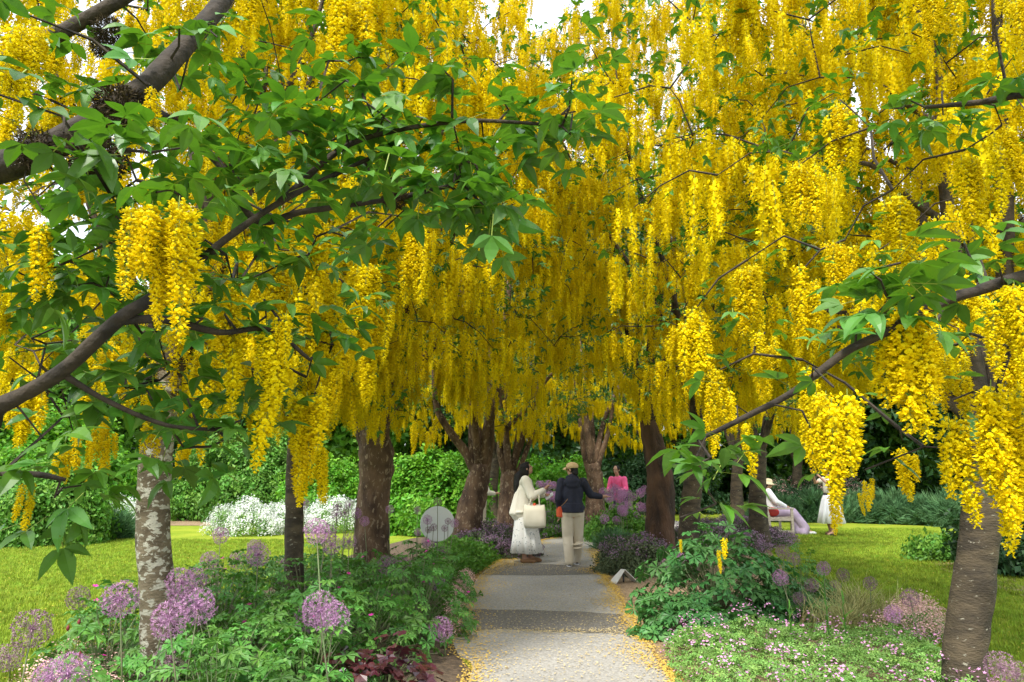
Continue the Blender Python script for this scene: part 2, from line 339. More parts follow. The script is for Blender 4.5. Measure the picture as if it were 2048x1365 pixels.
def clump_mesh(seed, m, n=9, ln=.06, wd=.02, spread=.07, up=.3, name='leaf_spray'):
    """a twig tip of simple leaves"""
    R = random.Random(seed); b = MB()
    for i in range(n):
        a = R.uniform(0, 2 * PI); o = Vector((R.uniform(-spread, spread), R.uniform(-spread, spread), R.uniform(-spread, spread)))
        pit = R.uniform(-.5, 1.0) * up * 2; mm = Matrix.Rotation(a, 3, 'Z') @ Matrix.Rotation(-pit, 3, 'Y') @ Matrix.Rotation(R.uniform(-.8, .8), 3, 'X'); l = ln * R.uniform(.7, 1.3); ww = wd * R.uniform(.8, 1.2)
        b.add([o + mm @ Vector(p) for p in ((0, 0, 0), (.5 * l, ww, ww * .3), (l, 0, -l * .1), (.5 * l, -ww, ww * .3))], [(0, 2, 1), (0, 3, 2)])
    return b.mesh(name, [m])
def tuft_mesh(seed, m, n=12, h=.06, w_=.003, sp=.05, lean=.5, name='grass_tuft'):
    R = random.Random(seed); b = MB()
    for i in range(n):
        o = Vector((R.uniform(-sp, sp), R.uniform(-sp, sp), 0)); a = R.uniform(0, 2 * PI); d = Vector((math.cos(a), math.sin(a), 0)); s_ = Vector((-d.y, d.x, 0)) * w_; hh = h * R.uniform(.6, 1.2); k = lean * R.uniform(.3, 1.2) * hh
        m1 = o + d * k * .3 + Vector((0, 0, hh * .6)); b.add([o - s_, o + s_, m1 + s_ * .8, m1 - s_ * .8, o + d * k + Vector((0, 0, hh))], [(0, 1, 2, 3), (3, 2, 4)])
    return b.mesh(name, [m])
def flower_dots_mesh(seed, m, n=10, s=.012, spread=.07, name='flower_cluster'):
    R = random.Random(seed); b = MB()
    for i in range(n):
        o = Vector((R.uniform(-spread, spread), R.uniform(-spread, spread), R.uniform(-.02, .05))); e = Matrix.Rotation(R.uniform(0, 6), 3, 'Z') @ Matrix.Rotation(R.uniform(-.7, .7), 3, 'X'); k = s * R.uniform(.7, 1.2)
        v = [o + e @ Vector((0, 0, -k * .3))] + [o + e @ Vector((k * math.cos(a), k * math.sin(a), k * (.15 if j % 2 == 0 else -.1)) if j % 2 == 0 else (k * .45 * math.cos(a), k * .45 * math.sin(a), 0)) for j in range(10) for a in (j * PI / 5,)]
        b.add(v, [(0, j + 1, (j + 1) % 10 + 1) for j in range(10)])
    return b.mesh(name, [m])

# ------------------------------------------------------------------ the ground
def sheet(name, poly, z, m, kind='structure'):
    me = bpy.data.meshes.new(name); me.from_pydata([(float(x), float(y), z) for x, y in poly], [], [tuple(range(len(poly)))]); me.materials.append(m)
    o = obj(name, me); o['kind'] = kind; return o
sheet('lawn', [(-300, -60), (300, -60), (300, 600), (-300, 600)], 0, M['lawn'])
pl_px = [(938, 1365), (915, 1310), (905, 1270), (925, 1215), (945, 1175), (962, 1150), (1005, 1118), (1075, 1086), (1130, 1072)]
pr_px = [(1345, 1365), (1305, 1310), (1275, 1265), (1250, 1220), (1225, 1180), (1200, 1145), (1192, 1115), (1210, 1085), (1250, 1066)]
PLd = [G(*p)[:2] for p in pl_px]; PRd = [G(*p)[:2] for p in pr_px]
PLd = [np.array([-.72, -3.]), np.array([-.72, 2.])] + PLd + [np.array([2.6, 22.5]), np.array([5.2, 24.6])]
PRd = [np.array([1.15, -3.]), np.array([1.15, 2.])] + PRd + [np.array([3.9, 20.6]), np.array([5.7, 22.4])]
def dense(P, n=6): return [np.array(p)[:2] for p in spline([(*p, 0) for p in P], n)]
PL, PR = dense(PLd), dense(PRd)
def strip_mesh(name, A, B, z, m):
    n = len(A); me = bpy.data.meshes.new(name); me.from_pydata([(*map(float, p), z) for p in list(A) + list(B)], [], [(i, i + n, i + n + 1, i + 1) for i in range(n - 1)]); me.materials.append(m)
    o = obj(name, me); o['kind'] = 'structure'; return o
strip_mesh('path', PL, PR, .012, M['asphalt'])
# soil of the two planted beds, either side of the path
LBED = [(-2.9, -2), (-3.3, 2), (-3.5, 5), (-3.35, 7), (-3.2, 9), (-3.1, 12), (-2.9, 15), (-2.3, 18), (-.5, 21), (1.5, 24.5), (5, 27)]
RBED = [(3.3, -2), (3.5, 2), (3.5, 5), (3.4, 7), (3.6, 9), (4.2, 12), (5.0, 15), (5.8, 17), (6.1, 19), (6.2, 21.5)]
def resamp(P, n):
    P = np.array([p[:2] for p in P], float); d = np.r_[0, np.cumsum(np.linalg.norm(np.diff(P, axis=0), axis=1))]; t = np.linspace(0, d[-1], n); return np.c_[np.interp(t, d, P[:, 0]), np.interp(t, d, P[:, 1])]
strip_mesh('left_bed_soil', resamp(LBED, 60), resamp(PL, 60), .006, M['soil'])
strip_mesh('right_bed_soil', resamp(PR, 60), resamp(RBED, 60), .0062, M['mulch'])
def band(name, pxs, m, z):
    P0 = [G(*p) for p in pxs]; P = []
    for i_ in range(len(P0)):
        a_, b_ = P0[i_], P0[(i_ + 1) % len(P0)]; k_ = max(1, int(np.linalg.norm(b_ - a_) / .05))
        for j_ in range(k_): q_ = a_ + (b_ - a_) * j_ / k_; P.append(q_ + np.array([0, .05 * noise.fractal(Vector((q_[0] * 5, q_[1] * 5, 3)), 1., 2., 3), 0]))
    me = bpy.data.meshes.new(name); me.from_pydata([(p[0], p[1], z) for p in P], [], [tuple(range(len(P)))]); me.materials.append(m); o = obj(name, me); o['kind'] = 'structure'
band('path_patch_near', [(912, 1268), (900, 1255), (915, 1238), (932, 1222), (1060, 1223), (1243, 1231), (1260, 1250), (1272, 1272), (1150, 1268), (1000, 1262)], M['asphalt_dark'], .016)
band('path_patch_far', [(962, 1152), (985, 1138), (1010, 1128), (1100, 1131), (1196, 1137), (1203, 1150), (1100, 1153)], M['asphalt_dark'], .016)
sheet('mulch_path', [G(*p)[:2] for p in ((330, 1052), (445, 1052), (470, 1040), (440, 1030), (350, 1030))], .008, M['mulch'])
sheet('mulch_bed', [G(*p)[:2] for p in ((1850, 1118), (1880, 1140), (1960, 1165), (2048, 1195), (2200, 1260), (2400, 1200), (2300, 1060), (1960, 1060), (1860, 1090))], .008, M['mulch'])

# fallen petals
def petals(name, pts, m, s, z):
    rg = np.random.default_rng(5); n = len(pts); a = rg.uniform(0, 2 * PI, n); k = s * rg.uniform(.6, 1.3, n); zz = z + rg.uniform(0, .006, n)
    ca, sa = np.cos(a) * k, np.sin(a) * k
    V = np.empty((n, 4, 3))
    for j, (u, v_) in enumerate(((1, 0), (0, .6), (-1, 0), (0, -.6))):
        V[:, j, 0] = pts[:, 0] + u * ca - v_ * sa; V[:, j, 1] = pts[:, 1] + u * sa + v_ * ca; V[:, j, 2] = zz + rg.uniform(0, .006, n)
    me = bpy.data.meshes.new(name); me.from_pydata(V.reshape(-1, 3).tolist(), [], np.arange(4 * n).reshape(n, 4).tolist()); me.materials.append(m)
    o = obj(name, me); o['kind'] = 'stuff'; return o
rg = np.random.default_rng(3)
A = resamp(PL[:-4], 400); B = resamp(PR[:-4], 400)
A = A[A[:, 1] > 4.5]; B = B[B[:, 1] > 4.5]
def edge_pts(E, n, wd, sgn, maxy=21):
    E = E[E[:, 1] < maxy]; i = rg.integers(0, len(E), n); nz_ = np.array([noise.noise(Vector((E[k, 0], E[k, 1] * 1.3, sgn))) for k in i]); off_ = np.abs(rg.normal(0, wd, n)) * np.clip(.75 + 1.1 * nz_, .15, 2.); p = E[i] + rg.normal(0, .03, (n, 2)); p[:, 0] += sgn * (off_ - .05); return p
tag(petals('fallen_petals', np.vstack([edge_pts(A, 10000, .20, 1), edge_pts(B, 15000, .15, -1), np.array([G(rg.normal(1005, 24), rg.normal(1122, 9))[:2] for _ in range(2600)])]), M['fallen'], .011, .018), 'yellow drifts of fallen petals along both path edges', 'petals')
u = rg.random((11000, 1)); i = rg.integers(0, min(len(A), len(B)), 11000); mid = A[np.minimum(i, len(A) - 1)] * (1 - u) + B[np.minimum(i, len(B) - 1)] * u
bandp = np.array([[rg.uniform(*x), rg.normal(y, .07)] for x, y in [((-.6, 1.05), 7.35)] * 900])
tag(petals('scattered_petals', np.vstack([mid + rg.normal(0, .05, mid.shape), bandp]), M['fallen2'], .010, .018), 'pale petals sprinkled over the grey path surface', 'petals')
lp = np.c_[rg.uniform(-11, -3.3, 2600), rg.uniform(5, 18, 2600)]; lp2 = np.c_[rg.uniform(3.9, 11, 3200), rg.uniform(5, 19, 3200)]
tag(petals('lawn_petals', np.vstack([lp, lp2]), M['fallen'], .010, .03), 'tiny yellow petals sprinkled on the mown lawn', 'petals')
GRASS = Kind('grass_tuft', [tuft_mesh(i, M['blade'], 16, .045, .0035, .06) for i in range(4)])
def lawn_grass(name, N, xr, yr, label):
    x = rg.uniform(*xr, N); y = yr[0] + (yr[1] - yr[0]) * rg.random(N) ** 1.5; keep = np.ones(N, bool)
    lb = np.interp(y, [p[1] for p in LBED], [p[0] for p in LBED]); rb = np.interp(y, [p[1] for p in RBED], [p[0] for p in RBED])
    keep = (x < lb - .02) | (x > rb + .02); x, y = x[keep], y[keep]; n = len(x)
    o = thing(name, label, 'grass'); o['kind'] = 'stuff'
    place(GRASS, o, np.c_[x, y, np.zeros(n)], np.c_[rg.normal(0, .15, (n, 2)), rg.uniform(0, 6.28, n)], rg.uniform(.6, 1.2, n), rg.integers(0, 4, n), 0, stuff_name='grass_blades')
lawn_grass('lawn_grass', 26000, (-10.5, -3.2), (5, 17.5), 'short mown grass beyond the pale lichen trunk')
lawn_grass('lawn_grass', 26000, (3.5, 11), (5, 21), 'short mown grass in front of the bench')

# ------------------------------------------------------------------ laburnum trees
def hang(lst, P, L_, rr, tier=False):
    pass
def laburnum(label, base, trunk, tr, limbs, crown, ncl, seed, bark='bark', hi=False, parts=True, sites_x=(), leaf_x=(), nleaf=6.5, moss=(), zmin=2.45, mind=3.6, nrac=(6, 12), autolimb=5, group='laburnum trees along the path', fork=None, lim_r=.35):
    rg = np.random.default_rng(seed); R = random.Random(seed); base = np.array([base[0], base[1], 0.]); t = thing('laburnum_tree', label, 'tree', base, 0, group)
    def loc(p): return Vector(np.asarray(p, float) - base)
    tp = [loc(p) for p in trunk]; n = 10; sp = spline(tp, n)
    rr = np.interp(np.linspace(0, 1, len(sp)), np.linspace(0, 1, len(tr)), tr)
    dv_ = (sp[-1] - sp[-3]).normalized(); r_ = float(rr[-1]); nsp = list(sp) + [sp[-1] + dv_ * r_ * .45, sp[-1] + dv_ * r_ * .8, sp[-1] + dv_ * r_ * .98]; fl_ = 1 + .35 * np.exp(-np.arange(len(rr)) / 2.5); nrr = list(rr * fl_) + [r_ * .88, r_ * .58, r_ * .15]
    b = MB(); b.tube(nsp, nrr, 22, 0, rough=.12, rs=6., ridge=.18 if bark in ('bark_flaky', 'bark_dark') else .05); obj('trunk', b.mesh('trunk', [M[bark]], True), t)
    nodes = [np.array(p) for p in sp[len(sp) // 2:]]; F = np.array(sp[-1])
    cen = np.array([np.array(c[:3]) - base for c in crown]); rad = np.array([c[3:] for c in crown]) if len(crown) else None
    LM = [([loc(p) for p in pts], r0, r1) for pts, r0, r1 in limbs]
    if len(crown):
        for k in range(autolimb):
            ci = R.randrange(len(crown)); a = 2 * PI * (k + R.uniform(-.3, .3)) / max(autolimb, 1); e = R.uniform(.1, .75)
            tg = cen[ci] + rad[ci] * np.array([math.cos(a) * .72 * (1 - e * .5), math.sin(a) * .72 * (1 - e * .5), e * .85])
            m1 = F + (tg - F) * .33 + np.array([R.uniform(-.15, .15), R.uniform(-.15, .15), .22]); m2 = F + (tg - F) * .68 + np.array([R.uniform(-.2, .2), R.uniform(-.2, .2), .22])
            st = np.array(sp[-1 - R.randrange(3)])
            LM.append(([Vector(st), Vector(m1), Vector(m2), Vector(tg)], tr[-1] * R.uniform(.45, .7), .012))
    main = list(LM)
    for pts, r0, r1 in LM:
        s_ = spline(pts, 6); b = MB(); rads = r0 + (r1 - r0) * np.linspace(0, 1, len(s_)) ** .8; b.tube(s_, rads, 8, 0, rough=.12, rs=14)
        obj('limb', b.mesh('limb', [M['bark' if bark in ('bark', 'bark_dark') else ('bark_flaky' if bark == 'bark_flaky' else 'bark_grey')]], True), t)
        nodes += [np.array(p) for p in s_]
    # flowering sites spread through the crown
    S = []
    if len(crown):
        wts = np.array([(c[3] * c[4] * c[5]) ** .67 for c in crown]); wts /= wts.sum(); tries = 0; arr = np.zeros((0, 3))
        while len(S) < ncl and tries < ncl * 14:
            tries += 1; ci = rg.choice(len(crown), p=wts); d = rg.normal(size=3); d /= np.linalg.norm(d); r = (.35 + .65 * rg.random() ** .45); p = cen[ci] + rad[ci] * d * r
            wz = p[2] + .10 * math.sin(p[0] * 2.1 + seed) ; 
            if wz < zmin + (.5 if -1.2 < p[0] + base[0] < 1.7 and p[1] + base[1] < 13 else 0) + .25 * noise.noise(Vector((p[0] + base[0], p[1] + base[1], 0))): continue
            if np.linalg.norm(p + base - _c) < mind: continue
            if len(arr) and np.min(np.sum((arr - p) ** 2, 1)) < .34 ** 2: continue
            arr = np.vstack([arr, p]); S.append((p, None))
    for sx in sites_x: S.append((np.asarray(sx[0]) - base, sx[1]))
    # twigs: each site joins the nearest wood
    nd = np.array(nodes); order = np.argsort([np.min(np.sum((nd - s[0]) ** 2, 1)) for s in S]) if S else []
    tw = MB(); NB = np.zeros((len(nd) + 8 * len(S) + 8, 3)); NB[:len(nd)] = nd; nn = len(nd); ends = []
    def twig(p, r0):
        nonlocal nn
        j = np.argmin(np.sum((NB[:nn] - p) ** 2 * (1, 1, 1.5), 1) + .0); q = NB[j].copy(); dist = np.linalg.norm(p - q)
        if dist > .03:
            k = max(2, min(6, int(dist / .16))); pts = []
            for i in range(k + 1):
                u_ = i / k; x = q + (p - q) * u_ + np.array([0, 0, .16 * dist * math.sin(PI * u_)]) + (rg.normal(0, .02, 3) if 0 < i < k else 0); pts.append(x)
            r = min(r0, .004 + .006 * dist); tw.tube([Vector(x) for x in pts], np.linspace(r, .0028, k + 1), 4, cap=False)
            for x in pts[1:]:
                if nn < len(NB): NB[nn] = x; nn += 1
        return q
    RP, RR, RS, RI = [], [], [], []; LP, LR, LS, LI = [], [], [], []
    def rac(p, sc, i): RP.append(p + base); RR.append((rg.normal(0, .07), rg.normal(0, .07), rg.uniform(0, 6.28))); RS.append((sc * rg.uniform(.9, 1.15), sc * rg.uniform(.9, 1.15), sc * rg.uniform(.85, 1.15))); RI.append(i)
    def lf(p, sc, a=None, pit=None): LP.append(p + base); LR.append((rg.normal(0, .35), rg.normal(.25, .4) if pit is None else pit, rg.uniform(0, 6.28) if a is None else a)); LS.append(sc * rg.uniform(.75, 1.25)); LI.append(rg.integers(0, 5))
    for oi in order:
        p, spec = S[oi]; q = twig(p, .011 if spec is None or spec[0] > .05 else .0025); dv = p - q; dl = np.linalg.norm(dv)
        if spec is None:
            m_ = rg.integers(*nrac)
            if rg.random() < .17: m_ = 1
            for _ in range(m_):
                u_ = rg.random(); pp = p - dv * u_ * min(1, .45 / max(dl, .01)) + np.array([rg.normal(0, .085), rg.normal(0, .085), rg.normal(-.01, .05)]); rac(pp, rg.uniform(.6, 1.35), rg.integers(0, 4))
            for _ in range(rg.poisson(nleaf if m_ > 1 else nleaf * 2.6)):
                lf(p - dv * rg.random() * .3 + rg.normal(0, .10, 3) + np.array([0, 0, .06]), 1.05)
        else:
            wx, hgt, n_ = spec
            for k in range(n_):
                ux = rg.random() - .5; x = p + np.array([ux * wx, (rg.random() - .5) * max(wx * .7, .06), rg.normal(0, .015)]); hh = hgt * min(1, rg.uniform(.55, 1.15)) * (1 - .25 * abs(2 * ux)); L_ = min(hh, .36)
                rac(x - np.array([0, 0, abs(rg.normal(0, .05))]), L_ / .36, rg.integers(0, 3))
                if hh > .40:
                    nt_ = int(math.ceil((hh - .30) / .17))
                    for q_ in range(1, nt_ + 1): rac(x + np.array([rg.normal(0, .02), rg.normal(0, .02), -(hh - .29) * q_ / nt_]), .88 * rg.uniform(.9, 1.05), 1)
            for _ in range(3): lf(p + rg.normal(0, .05, 3) + np.array([0, 0, .06]), .9, pit=rg.normal(-.15, .3))
    for (c, ext, n_, sc) in leaf_x:
        c = np.asarray(c) - base; 
        for k in range(max(1, n_ // 7)):
            s0 = c + (rg.random(3) - .5) * ext; twig(s0, .007)
            for _ in range(7): lf(s0 + rg.normal(0, .05, 3), sc * 1.12, pit=rg.normal(.15, .35))
    if tw.v: obj('twigs', tw.mesh('twigs', [M['bark']]), t)['kind'] = 'stuff'
    for (c, r) in moss:
        b = MB(); c = np.asarray(c) - base
        for k in range(1100):
            d = rg.normal(size=3); d /= np.linalg.norm(d); o_ = c + d * r * rg.random() ** .4 * (1, 1, .9); r = abs(r); e = d * r * .2 + rg.normal(0, r * .16, 3); s_ = np.cross(e, rg.normal(size=3)); s_ = s_ / np.linalg.norm(s_) * r * .045
            b.add([o_ - s_, o_ + s_, o_ + e], [(0, 1, 2)])
        obj('moss_clump', b.mesh('moss_clump', [M['moss']]), t)
    def rank(P, lim=(-60, 2108, -60, 1420)):
        x, y, z = proj(P); bad = (x < lim[0]) | (x > lim[1]) | (y < lim[2]) | (y > lim[3]); return np.argsort(z + bad * 1000.), int((~bad).sum())
    if RP:
        P = np.array(RP); o_, nv = rank(P); place(RAC_HI if hi else RAC, t, P, RR, np.array(RS), np.array(RI), min(300, nv) if parts else 0, o_, 'racemes', off=base)
    if LP:
        P = np.array(LP); o_, nv = rank(P); nl = int(min(300, nv)) if parts else 0
        if parts: place(LEAF, t, P, LR, np.array(LS), np.array(LI), nl, o_, 'leaves', off=base)
        else:
            j = np.arange(0, len(P), 3); place(SPRAY, t, P[j], np.array(LR)[j], np.array(LS)[j] * 1.1, np.array(LI)[j], 0, None, 'leaves', off=base)
    return t

def grp(px0, px1, y0, y1, d, dens=1.):
    wx = (px1 - px0) / FPX * d; h = (y1 - y0) / FPX * d * 1.0
    return (at((px0 + px1) / 2, y0, d), (max(wx - .055, .02), h, max(2, int(round(dens * wx / .024)))))
def lgrp(px0, px1, y0, y1, d, n, sc=1.0):
    p = at((px0 + px1) / 2, (y0 + y1) / 2, d); k = d / FPX; return (p, np.array([(px1 - px0) * k, .35, (y1 - y0) * k]), n, sc)

# the two nearest trees stand just outside the frame; only their boughs reach in
Jl = [([(-3.0, 2.0, 1.6), at(-150, 880, 2.1), at(0, 812, 2.05), at(120, 745, 2.0), at(235, 642, 1.95), at(300, 600, 1.97), at(345, 566, 1.995)], .030, .0145), ([at(250, 632, 1.96), at(300, 600, 1.97), at(360, 555, 2.0), at(450, 480, 2.05), at(560, 405, 2.1), at(690, 340, 2.2), at(800, 290, 2.2)], .016, .006),
      ([(-3.0, 2.0, 1.7), at(-200, 420, 2.1), at(-20, 345, 2.05), at(90, 300, 2.0), at(180, 250, 2.0), at(245, 205, 2.0)], .055, .036),
      ([at(245, 205, 2.0), at(300, 165, 2.05), at(370, 90, 2.15), at(450, -5, 2.3), at(520, -120, 2.5)], .036, .030),
      ([at(245, 205, 2.0), at(330, 235, 2.05), at(440, 330, 2.1), at(510, 440, 2.15), at(600, 425, 2.2), at(690, 412, 2.2), at(790, 397, 2.2), at(900, 372, 2.2)], .016, .007),
      ([at(-100, 170, 2.5), at(90, 82, 2.4), at(160, 45, 2.4), at(250, -5, 2.4), at(330, -60, 2.5)], .030, .022),
      ([at(560, 405, 2.1), at(680, 300, 2.2), at(790, 262, 2.2), at(925, 243, 2.2), at(1030, 245, 2.2), at(1124, 253, 2.2)], .011, .005),
      ([at(120, 745, 2.0), at(210, 800, 2.05), at(330, 850, 2.1), at(430, 860, 2.15)], .010, .005),
      ([at(235, 642, 1.95), at(330, 640, 2.0), at(440, 665, 2.1), at(540, 660, 2.2), at(620, 720, 2.3)], .014, .006),
      ([(-3.0, 2.0, 1.5), at(-100, 940, 2.3), at(20, 948, 2.2), at(80, 950, 2.2), at(130, 960, 2.2)], .020, .006)]
Js = [grp(-20, 130, 30, 250, 1.7), grp(240, 350, 20, 140, 2.6), grp(255, 335, 170, 300, 1.9), grp(320, 400, 180, 265, 2.4), grp(225, 400, 385, 640, 1.5, 1.2), grp(330, 400, 400, 735, 1.55, 1.), grp(50, 120, 420, 590, 2.0),
      grp(425, 505, 560, 770, 2.2), grp(510, 625, 630, 860, 2.2), grp(555, 672, 755, 960, 2.4), grp(470, 545, -40, 110, 2.6), grp(540, 590, 170, 280, 3.0), grp(570, 660, 400, 620, 2.8), grp(165, 255, 830, 950, 2.6),
      grp(275, 335, 760, 935, 2.6), grp(355, 425, 845, 950, 2.8), grp(40, 85, 955, 1050, 2.2), grp(30, 130, 730, 900, 3.0), grp(140, 205, 700, 830, 3.2), grp(0, 60, 280, 420, 2.2), grp(-20, 40, 560, 680, 2.2), grp(640, 750, -20, 180, 3.3),
      grp(380, 450, 690, 830, 3.1), grp(400, 470, 250, 380, 3.2), grp(460, 520, 380, 520, 3.3), grp(220, 300, 560, 700, 2.9), grp(130, 200, 340, 470, 2.9), grp(330, 420, -30, 90, 3.), grp(0, 60, 690, 790, 3.1), grp(560, 640, -60, 90, 2.8), grp(90, 180, 60, 200, 2.7), grp(-10, 70, 200, 330, 2.5), grp(180, 260, 330, 430, 2.8), grp(0, 90, 420, 560, 2.8), grp(60, 150, 640, 760, 3.2), grp(200, 280, 660, 790, 3.3), grp(480, 560, 480, 640, 3.2), grp(100, 190, 860, 960, 3.3), grp(640, 720, 640, 800, 3.3), grp(690, 770, 520, 720, 3.5), grp(790, 880, 440, 620, 3.5), grp(920, 990, 440, 600, 3.7), grp(430, 520, 570, 800, 2.6), grp(480, 565, 690, 880, 2.8), grp(600, 690, 540, 760, 3.0), grp(635, 695, 690, 890, 3.0), grp(700, 765, 690, 860, 3.6), grp(380, 470, 420, 560, 2.9), grp(520, 600, 500, 680, 3.1), grp(0, 80, 100, 260, 2.2), grp(60, 140, 200, 330, 2.6), grp(740, 800, 600, 760, 3.6), grp(580, 660, 880, 1010, 3.4)]
Jlf = [lgrp(580, 760, 170, 300, 2.2, 42), lgrp(740, 960, 170, 300, 2.2, 56), lgrp(930, 1180, 185, 270, 2.2, 49), lgrp(1040, 1150, 240, 300, 2.2, 14), lgrp(500, 720, 280, 420, 2.2, 49), lgrp(700, 1000, 290, 440, 2.2, 63), lgrp(850, 1040, 380, 500, 2.3, 28), lgrp(0, 240, 230, 430, 1.7, 35), lgrp(200, 460, 270, 420, 1.9, 42), lgrp(130, 520, 430, 560, 2.1, 56),
       lgrp(140, 520, 560, 720, 2.2, 56), lgrp(40, 300, 720, 840, 2.2, 42), lgrp(280, 520, 720, 900, 2.3, 49), lgrp(0, 130, 880, 1000, 2.2, 21), lgrp(-10, 80, 0, 90, 1.5, 10), lgrp(370, 490, 50, 140, 2.1, 14), lgrp(640, 760, 80, 170, 2.5, 21), lgrp(0, 160, 430, 620, 2.2, 35), lgrp(100, 340, 60, 200, 2.5, 35), lgrp(380, 560, 150, 330, 2.6, 42), lgrp(540, 720, 440, 560, 2.6, 28), lgrp(620, 760, 560, 700, 2.9, 21), lgrp(0, 120, 620, 720, 2.4, 21)]
laburnum('laburnum whose mossy boughs and broad leaves reach in beside the lichen trunk', (-3.1, 2.0), [(-3.1, 2.0, -.05), (-3.08, 2.0, .8), (-3.0, 2.0, 1.7)], [.13, .11, .09], Jl, [], 0, 101, hi=True, sites_x=Js, leaf_x=Jlf,
         moss=[(at(240, 212, 1.97), .065), (at(262, 245, 1.97), .055), (at(195, 318, 1.95), .075), (at(75, 300, 1.97), .06), (at(790, 395, 2.2), .04), (at(350, 245, 2.05), .025), (at(215, 60, 2.4), .05), (at(205, 95, 2.4), .04)])
Kl = [([(3.1, 2.3, 1.8), at(2200, 520, 2.0), at(2060, 550, 1.98), at(1965, 578, 1.96), at(1880, 606, 1.95), at(1765, 668, 1.95), at(1690, 705, 1.95), at(1590, 782, 1.97), at(1500, 830, 2.0), at(1435, 862, 2.05), at(1395, 880, 2.1)], .022, .005),
      ([(3.1, 2.3, 1.9), at(2250, 250, 2.3), at(2080, 190, 2.5), at(1960, 205, 2.7), at(1850, 215, 2.8)], .03, .008), ([at(2060, 550, 1.98), at(2040, 640, 2.0), at(2000, 760, 2.05), at(1960, 900, 2.15)], .010, .005)]
Ks = [grp(1830, 1925, -40, 185, 2.6), grp(1985, 2080, -40, 110, 2.4), grp(1745, 1850, 610, 960, 1.95, 1.1), grp(1600, 1735, 775, 1045, 1.85, 1.1), grp(1940, 2060, 540, 760, 1.9), grp(1940, 2050, 760, 1130, 2.05, .9), grp(1870, 1940, 800, 1120, 2.1, .8), grp(1480, 1520, 830, 970, 2.2),
      grp(1400, 1480, 740, 890, 2.6), grp(1490, 1570, 665, 830, 2.6), grp(1880, 1950, 690, 850, 2.3), grp(1640, 1690, 950, 1050, 1.9), grp(1570, 1640, 720, 900, 2.5), grp(1850, 1900, 640, 780, 2.4), grp(1690, 1760, 560, 700, 2.7), grp(1900, 1960, 300, 490, 2.9), grp(1960, 2048, 250, 420, 2.8), grp(1700, 1760, 940, 1010, 2.3), grp(1770, 1840, 880, 1010, 2.5)]
Ks += [grp(1560, 1650, 540, 720, 3.2), grp(1640, 1740, 480, 640, 3.3), grp(1740, 1830, 380, 560, 3.2), grp(1850, 1960, 540, 720, 2.7), grp(1450, 1540, 520, 690, 3.5), grp(1560, 1640, 330, 500, 3.6), grp(1350, 1430, 620, 800, 3.5), grp(1640, 1720, 200, 380, 3.5), grp(1900, 2048, 560, 760, 2.5), (at(1432, 1008, 1.95), (.03, .085, 2)), (at(1362, 1035, 2.0), (.01, .06, 1))]
Klf = [lgrp(1710, 1900, 520, 640, 1.9, 28), lgrp(1290, 1440, 845, 925, 2.05, 14, .95), lgrp(1890, 2060, 470, 560, 1.9, 14), lgrp(1770, 1930, 175, 250, 2.8, 28), lgrp(1930, 2060, 170, 225, 2.6, 14), lgrp(1850, 2000, 880, 960, 2.3, 14, .85), lgrp(1660, 1760, 590, 690, 2.1, 14), lgrp(1560, 1680, 690, 770, 2.2, 7), lgrp(1880, 1960, 640, 720, 2.3, 10)]
laburnum('laburnum whose slender bough droops its long racemes beside the leaning trunk', (3.2, 2.3), [(3.2, 2.3, -.05), (3.2, 2.3, .8), (3.1, 2.3, 1.9)], [.13, .11, .09], Kl, [], 0, 102, hi=True, sites_x=Ks, leaf_x=Klf)

def T(*a): return [at(*p) if len(p) == 3 and p[0] > 20 else p for p in a]
# left row
A0 = G(318, 1390); laburnum('laburnum with a straight pale trunk crusted in white lichen', A0, [(A0[0], A0[1], -.05), at(318, 1250, A0[1]), at(305, 1050, A0[1]), at(312, 900, A0[1]), at(335, 760, A0[1])], [.122, .118, .113, .108, .095],
     [([at(335, 760, A0[1]), at(400, 560, 5.2), at(430, 330, 5.2), at(480, 120, 5.2), at(600, -150, 5.4)], .05, .02), ([at(335, 770, A0[1]), at(250, 600, 5.2), at(170, 380, 5.2), at(100, 100, 5.2)], .045, .015)],
     [(-2.5, 5.3, 4.1, 2.1, 1.9, 2.2), (-1.4, 5.6, 4.4, 1.3, 1.5, 1.5), (-2.6, 5.6, 2.6, 1.9, 1.3, .5)], 290, 1, 'bark_pale', zmin=2.15, mind=4.2, nleaf=5)
B0 = at(592, 1150, 7.6); laburnum('laburnum with a slim grey trunk rising behind the purple alliums', B0, [(B0[0], B0[1], -.05), at(588, 1100, 7.6), at(590, 950, 7.6), at(596, 850, 7.6), at(610, 740, 7.6)], [.094, .09, .088, .08, .06],
     [], [(-1.6, 7.4, 4.7, 2.2, 2.0, 2.8), (-1.9, 7.2, 2.5, 1.5, 1.5, .55)], 330, 2, 'bark_spot', zmin=2.05)
C0 = at(745, 1150, 10.6); laburnum('laburnum with a thick flaky brown trunk cut off where it forks', C0, [(C0[0], C0[1], -.05), at(742, 1080, 10.6), at(748, 980, 10.6), at(752, 910, 10.6), at(748, 870, 10.6)], [.25, .235, .215, .25, .20],
     [([at(735, 900, 10.6), at(724, 860, 10.6), at(724, 800, 10.6), at(700, 700, 10.5)], .12, .06), ([at(755, 900, 10.6), at(768, 850, 10.6), at(762, 760, 10.5), at(780, 640, 10.3)], .12, .06), ([at(748, 880, 10.6), at(744, 780, 10.6), at(745, 600, 10.6)], .09, .05)],
     [(-1.1, 9.5, 5.5, 2.9, 2.5, 3.6), (-1.6, 9.2, 2.6, 1.8, 1.6, .6)], 430, 3, 'bark_flaky', nrac=(7, 13), zmin=2.05)
